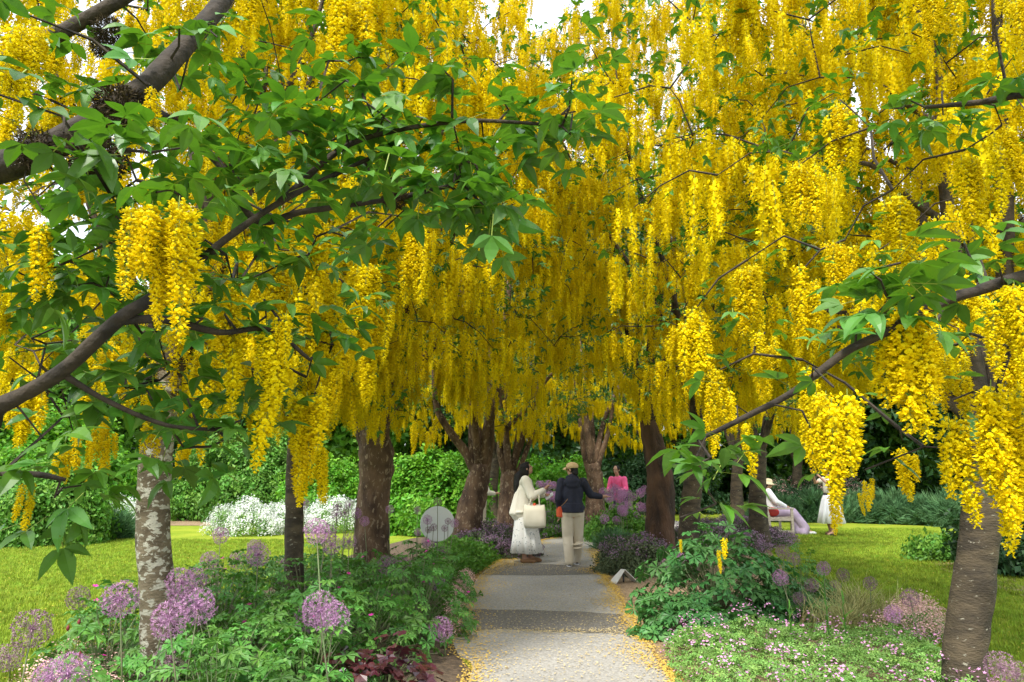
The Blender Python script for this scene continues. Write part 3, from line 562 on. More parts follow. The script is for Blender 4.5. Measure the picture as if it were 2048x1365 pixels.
D0 = at(930, 1090, 14.2); laburnum('laburnum with a leaning ridged trunk and wide open fork', D0, [(D0[0], D0[1], -.05), at(936, 1045, 14.2), at(950, 985, 14.2), at(960, 940, 14.2)], [.30, .255, .215, .19],
     [([at(957, 955, 14.2), at(931, 905, 14.2), at(908, 875, 14.1), at(886, 842, 14.), at(872, 808, 14.), at(868, 740, 13.9)], .11, .05), ([at(950, 955, 14.2), at(946, 910, 14.2), at(943, 872, 14.2), at(948, 780, 14.2)], .10, .05), ([at(966, 960, 14.2), at(978, 905, 14.2), at(982, 870, 14.2), at(981, 760, 14.2), at(985, 640, 14.2)], .105, .05)],
     [(-.7, 13.6, 5.5, 2.7, 2.6, 3.6)], 290, 4, 'bark_flaky', parts=True, autolimb=3, zmin=2.25)
E0 = at(1012, 1080, 17.4); laburnum('laburnum with several slender stems fanning behind the woman in cream', E0, [(E0[0], E0[1], -.05), at(1012, 1040, 17.4), at(1016, 985, 17.4), at(1018, 950, 17.4)], [.24, .21, .19, .18],
     [([at(1012, 960, 17.4), at(1003, 905, 17.4), at(1008, 830, 17.4), at(1012, 740, 17.4)], .09, .05), ([at(1024, 965, 17.4), at(1036, 945, 17.4), at(1060, 882, 17.3), at(1080, 820, 17.2)], .085, .045), ([at(1014, 965, 17.4), at(1000, 890, 17.2), at(1031, 838, 17.), at(1066, 808, 16.8), at(1088, 766, 16.7), at(1112, 742, 16.6)], .09, .04), ([at(1020, 960, 17.4), at(1030, 900, 17.3), at(1040, 830, 17.2)], .07, .03)],
     [(0.2, 17.2, 5.0, 2.7, 2.6, 2.9)], 210, 5, 'bark_flaky', parts=False, autolimb=3)
F0 = at(1190, 1040, 22.5); laburnum('laburnum with a burred trunk just beyond the bend of the path', F0, [(F0[0], F0[1], -.05), at(1190, 1010, 22.5), at(1190, 965, 22.5), at(1186, 935, 22.5)], [.33, .29, .25, .22],
     [([at(1182, 950, 22.5), at(1169, 905, 22.5), at(1160, 832, 22.4), at(1150, 760, 22.3)], .13, .06), ([at(1192, 945, 22.5), at(1200, 915, 22.5), at(1215, 870, 22.4), at(1228, 800, 22.3)], .12, .05), ([at(1186, 945, 22.5), at(1186, 880, 22.5), at(1182, 800, 22.5)], .10, .05)],
     [(2.4, 22.4, 5.2, 2.9, 2.8, 3.0)], 200, 6, 'bark_flaky', parts=False, autolimb=3)
# right row
G0 = at(1925, 1400, 4.9); laburnum('laburnum with a stout dark trunk leaning away from the path, pale spots', G0, [(G0[0], G0[1], -.05), at(1928, 1330, 4.9), at(1945, 1180, 4.9), at(1962, 1050, 4.9), at(1980, 850, 4.9)], [.125, .122, .118, .118, .10],
     [([at(1975, 900, 4.9), at(1998, 700, 4.9), at(2012, 480, 4.9), at(2003, 250, 4.9), at(1996, 100, 4.9), at(1990, -150, 4.9)], .075, .03), ([at(1975, 860, 4.9), at(1935, 650, 4.9), at(1900, 450, 4.9), at(1882, 280, 4.9), at(1880, 150, 4.9), at(1825, -10, 4.9), at(1800, -150, 4.9)], .06, .025),
      ([at(1900, 450, 4.9), at(1820, 400, 4.9), at(1740, 330, 4.8), at(1600, 325, 4.7), at(1510, 290, 4.6)], .03, .008), ([at(1882, 250, 4.9), at(1820, 215, 4.9), at(1740, 160, 4.9), at(1640, 155, 4.9)], .025, .008)],
     [(2.6, 5.2, 4.0, 2.2, 1.6, 2.3), (3.6, 6.2, 4.6, 2.2, 2.0, 2.4), (3.1, 6.0, 2.6, 1.5, 1.3, .5)], 390, 7, 'bark_spot', mind=3.8)
M0 = (6.1, 7.6); laburnum('tall laburnum flowering behind the leaning trunk', M0, [(6.1, 7.6, -.05), (6.1, 7.6, 1.0), (5.9, 7.7, 2.0)], [.15, .13, .11], [], [(4.1, 8.0, 4.8, 2.4, 2.2, 2.7)], 230, 8, 'bark_spot')
H0 = at(1374, 1130, 12.0); laburnum('laburnum with a slim dark trunk beside the split stump-like trunk', H0, [(H0[0], H0[1], -.05), at(1376, 1080, 12.), at(1384, 990, 12.), at(1392, 930, 12.), at(1400, 850, 12.)], [.165, .16, .155, .14, .10],
     [], [(2.2, 10.2, 5.5, 2.7, 2.4, 3.6), (2.9, 9.8, 2.8, 1.6, 1.6, .6)], 390, 9, 'bark_spot', nrac=(7, 13))
I0 = at(1320, 1115, 13.2); laburnum('laburnum with a thick reddish split trunk at the path edge', I0, [(I0[0], I0[1], -.05), at(1319, 1060, 13.2), at(1322, 980, 13.2), at(1312, 910, 13.2), at(1296, 850, 13.2)], [.26, .25, .24, .19, .15],
     [([at(1296, 850, 13.2), at(1300, 720, 13.), at(1318, 600, 12.8), at(1328, 460, 12.6), at(1330, 300, 12.5)], .11, .05), ([at(1298, 860, 13.2), at(1275, 740, 13.), at(1240, 600, 12.8), at(1225, 480, 12.6)], .08, .03), ([at(1300, 850, 13.2), at(1335, 740, 13.2), at(1350, 560, 13.2), at(1345, 420, 13.2)], .08, .03)],
     [(2.9, 13.6, 5.2, 2.7, 2.6, 3.0)], 250, 10, 'bark_dark', autolimb=2, parts=True)
for k, (x, y, lab) in enumerate(((5.0, 15.6, 'laburnum with a bare grey trunk standing behind the bench'), (6.4, 21.8, 'far laburnum on the inner side of the path bend'), (5.0, 27.4, 'far laburnum flowering behind the burred trunk'), (-.6, 23., 'far laburnum flowering behind the slender fanned stems'), (9.5, 25.5, 'far laburnum at the end of the flowering walk'))):
    laburnum(lab, (x, y), [(x, y, -.05), (x, y, 1.0), (x + .1, y, 1.9)], [.2, .17, .14], [], [(x, y, 4.7, 2.6, 2.6, 2.7)], 170, 20 + k, 'bark_spot', parts=False)

# ------------------------------------------------------------------ shrubs, hedges, background trees
K_BRIGHT = Kind('leaf_spray', [clump_mesh(i, M['shrub_bright'], 10, .105, .036, .12) for i in range(3)])
K_MID = Kind('leaf_spray', [clump_mesh(10 + i, M['shrub_mid'], 10, .095, .032, .12) for i in range(3)])
K_DARK = Kind('leaf_spray', [clump_mesh(20 + i, M['shrub_dark'], 10, .09, .032, .12) for i in range(3)])
K_CAT = Kind('leaf_spray', [clump_mesh(30 + i, M['catmint'], 12, .04, .013, .06, .6) for i in range(3)])
K_CATF = Kind('flower_spike', [clump_mesh(40 + i, M['catflower'], 12, .03, .010, .05, .9, 'flower_spike') for i in range(3)])
K_LAV = Kind('leaf_spray', [tuft_mesh(60 + i, M['lavender'], 22, .26, .006, .07, .35, 'leaf_spray') for i in range(3)])
K_WHITE = Kind('flower_cluster', [flower_dots_mesh(70 + i, M['white_flower'], 12, .016, .09) for i in range(3)])
K_SILV = Kind('leaf_spray', [clump_mesh(75 + i, M['lime'], 10, .05, .012, .07) for i in range(3)])
K_PINKP = Kind('flower_cluster', [flower_dots_mesh(80 + i, M['pink_pale'], 9, .010, .07) for i in range(3)])
K_MAUVE = Kind('flower_cluster', [flower_dots_mesh(85 + i, M['pink_mauve'], 5, .012, .045) for i in range(3)])
K_LIME = Kind('leaf', [palmate_mesh(90 + i, M['lime'], 5) for i in range(3)])
K_TAN = Kind('grass_tuft', [tuft_mesh(95 + i, M['tan_grass'], 26, .32, .003, .07, 1.1) for i in range(3)])
def outward(d, rg, n): return np.c_[rg.normal(0, .4, n), np.arccos(np.clip(d[:, 2], -1, 1)) * .85 + rg.normal(0, .3, n), np.arctan2(d[:, 1], d[:, 0]) + rg.normal(0, .4, n)]
def dome_pts(rg, n, r, lump=.22, inner=.5, low=-.1, seed=0, seg=2.2):
    d = rg.normal(size=(n * 2, 3)); d /= np.linalg.norm(d, axis=1)[:, None]; d = d[d[:, 2] > low][:n]
    lm = np.array([1 + lump * noise.noise(Vector(x * seg) + Vector((seed * 3.7, 0, seed))) + lump * .6 * noise.noise(Vector(x * seg * 2.6) + Vector((0, seed * 2.1, 5))) for x in d])
    rr = (inner + (1 - inner) * rg.random(len(d)) ** .5) * lm; p = d * rr[:, None] * np.array(r); return d, p
def shrub(name, label, cat, loc, r, kind, n, sc, seed, group=None, flowers=None, low=.0, stems=True, raise_=0., lump=.34, inner=.5):
    rg = np.random.default_rng(seed); t = thing(name, label, cat, (loc[0], loc[1], 0), 0, group); d, p = dome_pts(rg, n, r, lump, inner, low, seed); p[:, 2] += raise_; p[:, 2] = np.maximum(p[:, 2], .02)
    place(kind, t, p, outward(d, rg, len(p)), sc * rg.uniform(.7, 1.3, len(p)), rg.integers(0, 3, len(p)), 0, stuff_name='foliage')
    if flowers:
        k2, nf, sf = flowers[:3]; d, p = dome_pts(rg, nf, r, lump, .96, flowers[3] if len(flowers) > 3 else .1, seed); p *= 1.03; p[:, 2] += raise_
        place(k2, t, p, outward(d, rg, len(p)), sf * rg.uniform(.7, 1.3, len(p)), rg.integers(0, 3, len(p)), 0, stuff_name='blossom')
    if stems:
        b = MB()
        for k in range(7):
            a = k * .9 + seed; e = Vector((math.cos(a) * r[0] * .5, math.sin(a) * r[1] * .5, r[2] * .6 + raise_)); b.tube([(math.cos(a) * .05, math.sin(a) * .05, -.03), e * .5 + Vector((0, 0, .1 * r[2])), e], [.02 * r[2] + .004, .012 * r[2] + .003, .004], 5)
        obj('stems', b.mesh('stems', [M['bark']]), t)['kind'] = 'stuff'
    return t
def gp(px, py): g = G(px, py); return (g[0], g[1])
shrub('leafy_shrub', 'rounded dark green shrub at the edge of the lawn beyond the lichen trunk', 'shrub', gp(95, 1088), (1.2, 1.2, 1.7), K_MID, 3400, 1.0, 201)
shrub('leafy_shrub', 'low glossy shrub beside the rounded dark green shrub', 'shrub', gp(-40, 1090), (1.2, 1.2, 1.2), K_DARK, 1800, 1.0, 202)
shrub('leafy_shrub', 'tall yellow-green shrub behind the rounded dark green shrub', 'shrub', (-13.2, 22.), (2.6, 2., 3.2), K_BRIGHT, 3600, 1.3, 203)
shrub('leafy_shrub', 'tall mid green shrub behind the white flower drift', 'shrub', (-8.8, 26.), (2.8, 2., 3.0), K_MID, 3600, 1.3, 204)
shrub('rose_bush', 'dark rose bush with pale pink blooms behind the mulch patch', 'shrub', gp(385, 1033), (1.7, 1.4, 2.0), K_DARK, 3400, 1.0, 205, flowers=(K_PINKP, 30, .7))
shrub('leafy_shrub', 'light green shrub behind the larger white flower drift', 'shrub', gp(560, 1036), (2.3, 1.5, 2.0), K_MID, 3200, 1.1, 206)
shrub('leafy_shrub', 'green shrub between the slim grey trunk and the flaky trunk', 'shrub', gp(655, 1046), (1.5, 1.2, 1.75), K_BRIGHT, 2400, 1.0, 207)
shrub('leafy_shrub', 'broad bright green shrub between the flaky trunk and the leaning trunk', 'shrub', gp(868, 1066), (1.55, 1.2, 1.95), K_BRIGHT, 4200, .95, 208)
shrub('leafy_shrub', 'bright green shrub behind the slender fanned stems', 'shrub', (0.4, 25.), (2.0, 1.3, 1.85), K_BRIGHT, 3200, 1.0, 209)
shrub('leafy_shrub', 'yellow-green shrub seen between the two walking women', 'shrub', (2.0, 26.5), (1.9, 1.3, 1.9), K_BRIGHT, 2600, 1.0, 210)
shrub('leafy_shrub', 'dark shrub behind the hot pink visitor', 'shrub', (5.6, 29.5), (2.6, 1.5, 2.3), K_DARK, 2400, 1.1, 211)
shrub('white_flower_drift', 'small mound of white flowers beside the lichen trunk', 'flowers', gp(240, 1066), (.85, .6, .75), K_SILV, 700, 1., 221, 'white flower drifts', flowers=(K_WHITE, 560, 1.1), stems=False)
shrub('white_flower_drift', 'larger cascading mound of white flowers near the slim grey trunk', 'flowers', gp(495, 1070), (.9, .7, .72), K_SILV, 800, 1., 222, 'white flower drifts', flowers=(K_WHITE, 800, 1.1), stems=False)
shrub('white_flower_drift', 'mound of white flowers directly behind the slim grey trunk', 'flowers', gp(568, 1066), (.75, .6, .66), K_SILV, 600, 1., 223, 'white flower drifts', flowers=(K_WHITE, 620, 1.1), stems=False)
shrub('white_flower_drift', 'mound of white flowers beside the flaky brown trunk', 'flowers', gp(665, 1064), (.85, .7, .8), K_SILV, 700, 1., 224, 'white flower drifts', flowers=(K_WHITE, 760, 1.1), stems=False)
shrub('perennial_clump', 'lime green clump of spiky leaves beside the small white mound', 'plant', gp(215, 1078), (.6, .5, .5), K_LAV, 260, 1.2, 225, stems=False)
# right hand side beyond the lawn
lav = ((1560, 1042), (1632, 1043), (1705, 1044), (1775, 1046), (1845, 1048), (1920, 1052))
for k, (px, py) in enumerate(lav):
    shrub('lavender_bush', 'low bushy grey-green lavender in the hedge behind the bench', 'shrub', gp(px, py), (1.0, .8, .62 + .1 * (k % 2)), K_LAV, 520, 1.25, 230 + k, 'lavender hedge behind the bench', stems=False)
for k, (x, y) in enumerate(((8.9, 25.6), (10.4, 26.2), (11.9, 26.8))):
    shrub('pink_shrub', 'pale pink flowering shrub behind the lavender hedge', 'shrub', (x, y), (.95, .9, 1.25), K_DARK, 900, 1., 240 + k, 'pink shrubs behind the hedge', flowers=(K_PINKP, 420, 1.3))
shrub('leafy_shrub', 'very dark shrub in the mulch bed behind the leaning trunk', 'shrub', (8.1, 11.6), (1.3, 1.3, 1.3), K_DARK, 2200, 1., 245)
shrub('perennial_clump', 'small bright leafy clump on the mulch edge beyond the leaning trunk', 'plant', gp(1880, 1120), (.55, .5, .4), K_MID, 420, .8, 246, stems=False)
def bgtree(label, x, y, h, r, kind, n, seed, grp_):
    rg = np.random.default_rng(seed); t = thing('broadleaf_tree', label, 'tree', (x, y, 0), 0, grp_); b = MB()
    b.tube([(0, 0, -.1), (.1, 0, h * .3), (0, .1, h * .75)], [.035 * h, .026 * h, .008 * h], 9, rough=.1, rs=2); obj('trunk', b.mesh('trunk', [M['bark']], True), t)
    b = MB()
    for k in range(9):
        a = k * 2.4; z = h * (.3 + .05 * k); b.tube([(0, 0, z), (math.cos(a) * r * .4, math.sin(a) * r * .4, z + h * .1), (math.cos(a) * r * .8, math.sin(a) * r * .8, z + h * .16)], [.012 * h, .008 * h, .003 * h], 5)
    obj('limbs', b.mesh('limbs', [M['bark']]), t)
    d, p = dome_pts(rg, n, (r, r, h * .47), .35, .4, -1, seed, 2.6); p[:, 2] += h * .55
    place(kind, t, p, outward(d, rg, len(p)), rg.uniform(2.2, 4.2, len(p)), rg.integers(0, 3, len(p)), 0, stuff_name='crown')
xs = [(-27, 36, 13, 5, 'D'), (-20, 33, 11, 4.4, 'M'), (-13.5, 37, 13.5, 5, 'D'), (-8, 34, 12, 4.4, 'M'), (-3, 38, 17, 5.4, 'D'), (2.5, 35, 16, 5.0, 'D'), (8, 37, 18, 5.6, 'M'), (13.5, 35, 15, 5.2, 'D'), (19, 32, 12, 5, 'D'), (25, 36, 13, 5.4, 'D'), (16, 22, 8, 3.2, 'D'), (-18.5, 22, 9, 3.6, 'D')]
for k, (x, y, h, r, kd) in enumerate(xs):
    bgtree('dark leafy tree in the belt behind the garden' if kd == 'D' else 'lighter green leafy tree in the belt behind the garden', x, y, h, r, K_DARK if kd == 'D' else K_MID, 3400, 300 + k, 'dark trees behind the garden' if kd == 'D' else 'lighter trees behind the garden')
wd = thing('distant_hedge', 'long dark clipped hedge closing off the garden', 'hedge', (0, 44, 0)); n = 9000; rgh = np.random.default_rng(9)
place(K_DARK, wd, np.c_[rgh.uniform(-45, 45, n), rgh.normal(0, .5, n), 3.2 * rgh.random(n)], np.c_[rgh.uniform(-1, 1, (n, 2)), rgh.uniform(0, 6, n)], rgh.uniform(3, 5, n), rgh.integers(0, 3, n), 0, stuff_name='foliage')

# ------------------------------------------------------------------ bed plants
CR = Kind('leaf', [palmate_mesh(400 + i, M['cranes']) for i in range(4)])
BL = Kind('leaf', [palmate_mesh(410 + i, M['bluegreen']) for i in range(4)])
HE = Kind('leaf', [round_leaf_mesh(420 + i, M['maroon']) for i in range(4)])
def clump(name, label, cat, x, y, r, h, n, kind, ls, seed, group=None, flowers=None, lowt=-.05):
    rg = np.random.default_rng(seed); t = thing(name, label, cat, (x, y, 0), rg.uniform(0, 6), group); d, p = dome_pts(rg, n, (r, r, h), .30, .62, lowt, seed); p[:, 2] = np.maximum(p[:, 2], .03); m = len(p)
    rot = np.c_[rg.normal(0, .25, m), np.arccos(np.clip(d[:, 2], -1, 1)) * .55 + rg.normal(-.05, .22, m), np.arctan2(d[:, 1], d[:, 0]) + rg.normal(0, .5, m)]
    place(kind, t, p, rot, ls * rg.uniform(.7, 1.25, m), rg.integers(0, 4, m), 300)
    b = MB()
    for q in p: o_ = Vector((q[0] * .12, q[1] * .12, -.02)); b.tube([o_, Vector(q) * .6 + Vector((0, 0, q[2] * .12)), Vector(q)], [.003, .0025, .0018], 3, cap=False)
    obj('stalks', b.mesh('stalks', [M['allium_stem']]), t)['kind'] = 'stuff'
    if flowers:
        for q in range(flowers):
            i = rg.integers(0, m); pp = p[i] * 1.12 + np.array([0, 0, .04]); obj('flower', FLOWER, t, tuple(pp), (rg.normal(.4, .3), rg.normal(0, .3), rg.uniform(0, 6)))
    return t
fb = MB(); fv = [(0, 0, -.004)]
for i in range(5):
    a = i * 2 * PI / 5; fv += [(.012 * math.cos(a - .45), .012 * math.sin(a - .45), .003), (.021 * math.cos(a - .2), .021 * math.sin(a - .2), .005), (.021 * math.cos(a + .25), .021 * math.sin(a + .25), .005)]
fb.add(fv, [(0, 1 + i * 3, 2 + i * 3, 3 + i * 3) for i in range(5)] + [(0, 3 + i * 3, 1 + (i * 3 + 3) % 15) for i in range(5)]); FLOWER = fb.mesh('flower', [M['magenta']])
rgc = np.random.default_rng(77)
k = 0
for y, xs_, h in ((3.9, (-2.0, -1.45), .50), (4.7, (-1.75, -1.25), .58), (5.5, (-2.75, -1.9, -1.35), .64), (6.3, (-2.9, -2.3, -1.65, -1.1), .66), (7.2, (-2.7, -1.9, -1.3, -.9), .66), (8.2, (-2.6, -1.7, -1.15), .66), (9.3, (-2.3, -1.5, -1.0), .66), (10.4, (-2.6, -1.3), .6)):
    for x in xs_:
        k += 1; near = 'beside the lichen trunk' if y < 6 and x < -1.6 else ('beside the dark maroon clump' if y < 6 else ('around the slim grey trunk' if y < 9 else 'in front of the flaky trunk'))
        clump('cranesbill', 'mounded cranesbill with deeply cut green leaves ' + near, 'plant', x + rgc.normal(0, .08), y + rgc.normal(0, .1), rgc.uniform(.48, .62), h * rgc.uniform(.88, 1.12), int(rgc.uniform(125, 165)), CR, .092 if y < 7 else .085, 500 + k, 'cranesbill ' + near, flowers=(1 if y < 6 else 4) if rgc.random() < .75 else None)
clump('blue_green_perennial', 'large blue-green mound of fingered leaves at the path edge before the slim dark trunk', 'plant', 2.2, 8.4, .80, .84, 300, BL, .145, 601)
clump('blue_green_perennial', 'lower mound of fingered leaves spilling onto the path edge', 'plant', 1.62, 7.25, .52, .30, 200, BL, .11, 602)
clump('blue_green_perennial', 'mound of fingered leaves fading toward the lawn allium heads', 'plant', 3.0, 8.2, .60, .34, 190, BL, .11, 603)
clump('cranesbill', 'tall stalky cranesbill standing among the lawn-edge alliums', 'plant', 3.45, 9.3, .35, .62, 60, CR, .08, 604)
clump('heuchera', 'dark maroon heuchera with crinkled glossy leaves at the path edge', 'plant', -.80, 5.0, .42, .42, 190, HE, .062, 610)
# low ground cover: leaf mass nobody could count
def cover(name, label, poly_px, n, h, kind, sc, seed, flowers=None, group=None):
    rg = np.random.default_rng(seed); P = np.array([G(*p)[:2] for p in poly_px]); c = P.mean(0); t = thing(name, label, 'ground cover', (c[0], c[1], 0), 0, group); t['kind'] = 'stuff'
    mn, mxx = P.min(0), P.max(0); Q = rg.uniform(mn, mxx, (n * 3, 2)); ins = np.zeros(len(Q), bool); dm = np.full(len(Q), 9.)
    for i in range(len(P)):
        a, b_ = P[i], P[(i + 1) % len(P)]; cond = ((a[1] > Q[:, 1]) != (b_[1] > Q[:, 1])) & (Q[:, 0] < (b_[0] - a[0]) * (Q[:, 1] - a[1]) / (b_[1] - a[1] + 1e-9) + a[0]); ins ^= cond
        e = b_ - a; tt = np.clip(((Q - a) @ e) / (e @ e), 0, 1); dm = np.minimum(dm, np.linalg.norm(Q - a - tt[:, None] * e, axis=1))
    Q, dm = Q[ins][:n], dm[ins][:n]; hz = h * np.minimum(1, dm / (h * .9)) ** .5 * (.75 + .5 * np.array([noise.noise(Vector((x * 2.3, y * 2.3, seed))) + .5 for x, y in Q])); m = len(Q)
    z = np.maximum(.015, hz * (.45 + .55 * rg.random(m) ** .4))
    place(kind, t, np.c_[Q - c, z], np.c_[rg.normal(0, .35, (m, 2)), rg.uniform(0, 6.28, m)], sc * rg.uniform(.7, 1.3, m), rg.integers(0, 3, m), 0, stuff_name='ground_leaves')
    if flowers:
        kf, nf, sf = flowers; j = rg.integers(0, m, nf); place(kf, t, np.c_[Q[j] - c, hz[j] + rg.uniform(.02, .09, nf)], np.c_[rg.normal(0, .3, (nf, 2)), rg.uniform(0, 6.28, nf)], sf * rg.uniform(.7, 1.3, nf), rg.integers(0, 3, nf), 0, stuff_name='blossom')
    return t
cover('ground_cover', 'pale green ground cover dotted with mauve flowers by the leaning trunk', ((1330, 1300), (1345, 1365), (1400, 1500), (1500, 1700), (2100, 1700), (2030, 1430), (1920, 1350), (1860, 1320), (1700, 1300), (1500, 1290)), 7500, .24, K_LIME, .036, 701, (K_MAUVE, 330, .9))
cover('ground_cover', 'pale pink flowering patch on the lawn edge behind the leaning trunk', ((1745, 1290), (1830, 1310), (1900, 1290), (1890, 1245), (1800, 1235)), 900, .16, K_LIME, .028, 702, (K_PINKP, 420, .9))
cover('ground_cover', 'pinkish strip of faded flowers at the path edge behind the maroon heuchera', ((905, 1290), (912, 1250), (930, 1210), (948, 1170), (930, 1160), (905, 1200), (890, 1250)), 900, .15, K_LIME, .028, 703, (K_PINKP, 420, .8))
cover('ground_cover', 'sparse pale pink flowers below the lawn-side allium heads', ((60, 1365), (230, 1300), (260, 1310), (250, 1420), (120, 1560), (-60, 1500)), 700, .14, K_LIME, .03, 704, (K_PINKP, 330, .9))
cover('ground_cover', 'leafy green ground cover at the path edge before the leaning forked trunk', ((860, 1150), (900, 1170), (950, 1150), (1000, 1118), (1030, 1100), (960, 1090), (880, 1105)), 2600, .30, K_MID, .62, 705)
shrub('catmint', 'low bronze-mauve catmint mound beside the woman in cream', 'plant', gp(985, 1112), (.75, .8, .5), K_CAT, 1300, 1., 711, flowers=(K_CATF, 900, 1.), stems=False)
shrub('catmint', 'low bronze-mauve catmint mound at the foot of the leaning forked trunk', 'plant', gp(935, 1098), (.7, .6, .42), K_CAT, 900, 1., 712, flowers=(K_CATF, 700, 1.), stems=False)
shrub('catmint', 'rounded olive catmint mound at the foot of the split reddish trunk', 'plant', gp(1272, 1146), (.62, .6, .48), K_CAT, 1900, .95, 713, flowers=(K_CATF, 420, 1., .55), stems=False)
shrub('catmint', 'catmint hummock along the path beyond the walking women', 'plant', gp(1115, 1072), (.8, .7, .55), K_MID, 1000, .7, 714, flowers=(K_CATF, 400, 1.), stems=False)
shrub('catmint', 'catmint mound near the bench on the lawn edge', 'plant', gp(1478, 1090), (1.0, .9, .55), K_CAT, 1300, 1., 715, flowers=(K_CATF, 900, 1.), stems=False)
shrub('catmint', 'catmint filling the bed behind the slim dark trunk', 'plant', gp(1420, 1105), (1.0, .8, .5), K_CAT, 1300, 1., 716, flowers=(K_CATF, 700, 1.), stems=False)
shrub('leafy_shrub', 'low leafy bush under the purple alliums at the bend', 'plant', gp(1235, 1082), (.75, .7, .62), K_MID, 1300, .7, 717, stems=False)
shrub('perennial_clump', 'strappy green clump at the inner edge of the path bend', 'plant', gp(1228, 1100), (.30, .3, .22), K_LAV, 60, 1.0, 718, stems=False)
for k, (px, py, lab) in enumerate(((1690, 1262, 'straw-coloured grass tuft behind the mauve ground cover'), (1725, 1240, 'arching tan grass tuft beside the pale pink flowering patch'))):
    g = gp(px, py); t = thing('grass_tuft', lab, 'grass', (g[0], g[1], 0)); rq = np.random.default_rng(k + 3); n = 26
    place(K_TAN, t, np.c_[rq.normal(0, .12, (n, 2)), np.zeros(n)], np.c_[rq.normal(0, .2, (n, 2)), rq.uniform(0, 6, n)], rq.uniform(.7, 1.2, n), rq.integers(0, 3, n), 0, stuff_name='blades')
def iris(label, px, py, n, h, seed):
    g = gp(px, py); R = random.Random(seed); t = thing('lily_plant', label, 'plant', (g[0], g[1], 0), 0, 'upright leafy stems in the ground cover')
    b = MB(); b.tube([(0, 0, -.02), (.01, 0, h * .5), (.0, .01, h)], [.006, .005, .003], 5); obj('stem', b.mesh('stem', [M['cranes']]), t)
    b = MB(); b.add([(0, 0, 0), (.05, .010, .045), (.13, .006, .05), (.17, 0, .03), (.13, -.006, .05), (.05, -.010, .045)], [(0, 1, 5), (1, 2, 4, 5), (2, 3, 4)]); me = b.mesh('leaf', [M['shrub_mid']])
    for i in range(n): obj('leaf', me, t, (0, 0, h * (i + .5) / n), (R.uniform(-.2, .2), -R.uniform(.3, .9), i * 2.4), R.uniform(.5, 1.0))
iris('tall leafy lily stem rising from the mauve ground cover', 1660, 1335, 16, .62, 1); iris('shorter leafy lily stem rising from the mauve ground cover', 1585, 1330, 12, .42, 2); iris('leafy lily stem beside the straw grass tuft', 1695, 1330, 12, .45, 3)

# alliums
def allium_head(seed, n, m, spent):
    R = random.Random(seed); b = MB()
    for i in range(n):
        z = 1 - 2 * (i + .5) / n; a = i * 2.39996 + R.uniform(-.2, .2); r = math.sqrt(1 - z * z); d = Vector((r * math.cos(a), r * math.sin(a), z)) * R.uniform(.82, 1.02)
        s_ = d.cross(Vector((R.uniform(-1, 1), R.uniform(-1, 1), R.uniform(-1, 1)))).normalized(); q = d.cross(s_).normalized(); w_ = .010
        b.add([s_ * -w_, s_ * w_, d * .93], [(0, 1, 2)], 1 if spent else 0)
        k = .105 if not spent else .12
        for e in range(3):
            an = e * 2.09 + R.uniform(-.3, .3); f = s_ * math.cos(an) + q * math.sin(an); g = s_ * -math.sin(an) + q * math.cos(an)
            b.add([d * .9, d * .97 + f * k + g * .028, d * 1.03 + f * k * 1.6, d * .97 + f * k - g * .028], [(0, 1, 2, 3)], 0)
            b.add([d * .9, d * .97 - f * k * .8 + g * .022, d * 1.0 - f * k * 1.3, d * .97 - f * k * .8 - g * .022], [(0, 1, 2, 3)], 0)
        if spent: b.add([d * .96 + s_ * .045, d * .96 - s_ * .03 + q * .04, d * .96 - s_ * .03 - q * .04, d * 1.05], [(0, 1, 3), (1, 2, 3), (2, 0, 3)], 2)
    return b.mesh('flower_head', [m, M['allium_pale'], M['seed']])
AH = {'p': [allium_head(i, 120, M['allium'], False) for i in range(3)], 's': [allium_head(9 + i, 95, M['allium_pale'], True) for i in range(3)]}
_lab = {'p0': ('full mauve allium globe among the cut leaves near the lichen trunk', 'mauve alliums near the lichen trunk'), 's0': ('faded open allium globe near the lichen trunk', 'faded alliums near the lichen trunk'),
        'p1': ('full mauve allium globe near the flaky brown trunk', 'mauve alliums near the flaky trunk'), 's1': ('faded allium globe in front of the white disc', 'faded alliums near the white disc'),
        'p2': ('mauve allium globe rising beside the fingered leaves', 'mauve alliums by the fingered leaves'), 's2': ('faded allium globe standing over the lawn edge', 'faded alliums over the lawn edge'),
        'p3': ('small purple allium globe in the mass at the path bend', 'purple alliums at the path bend')}
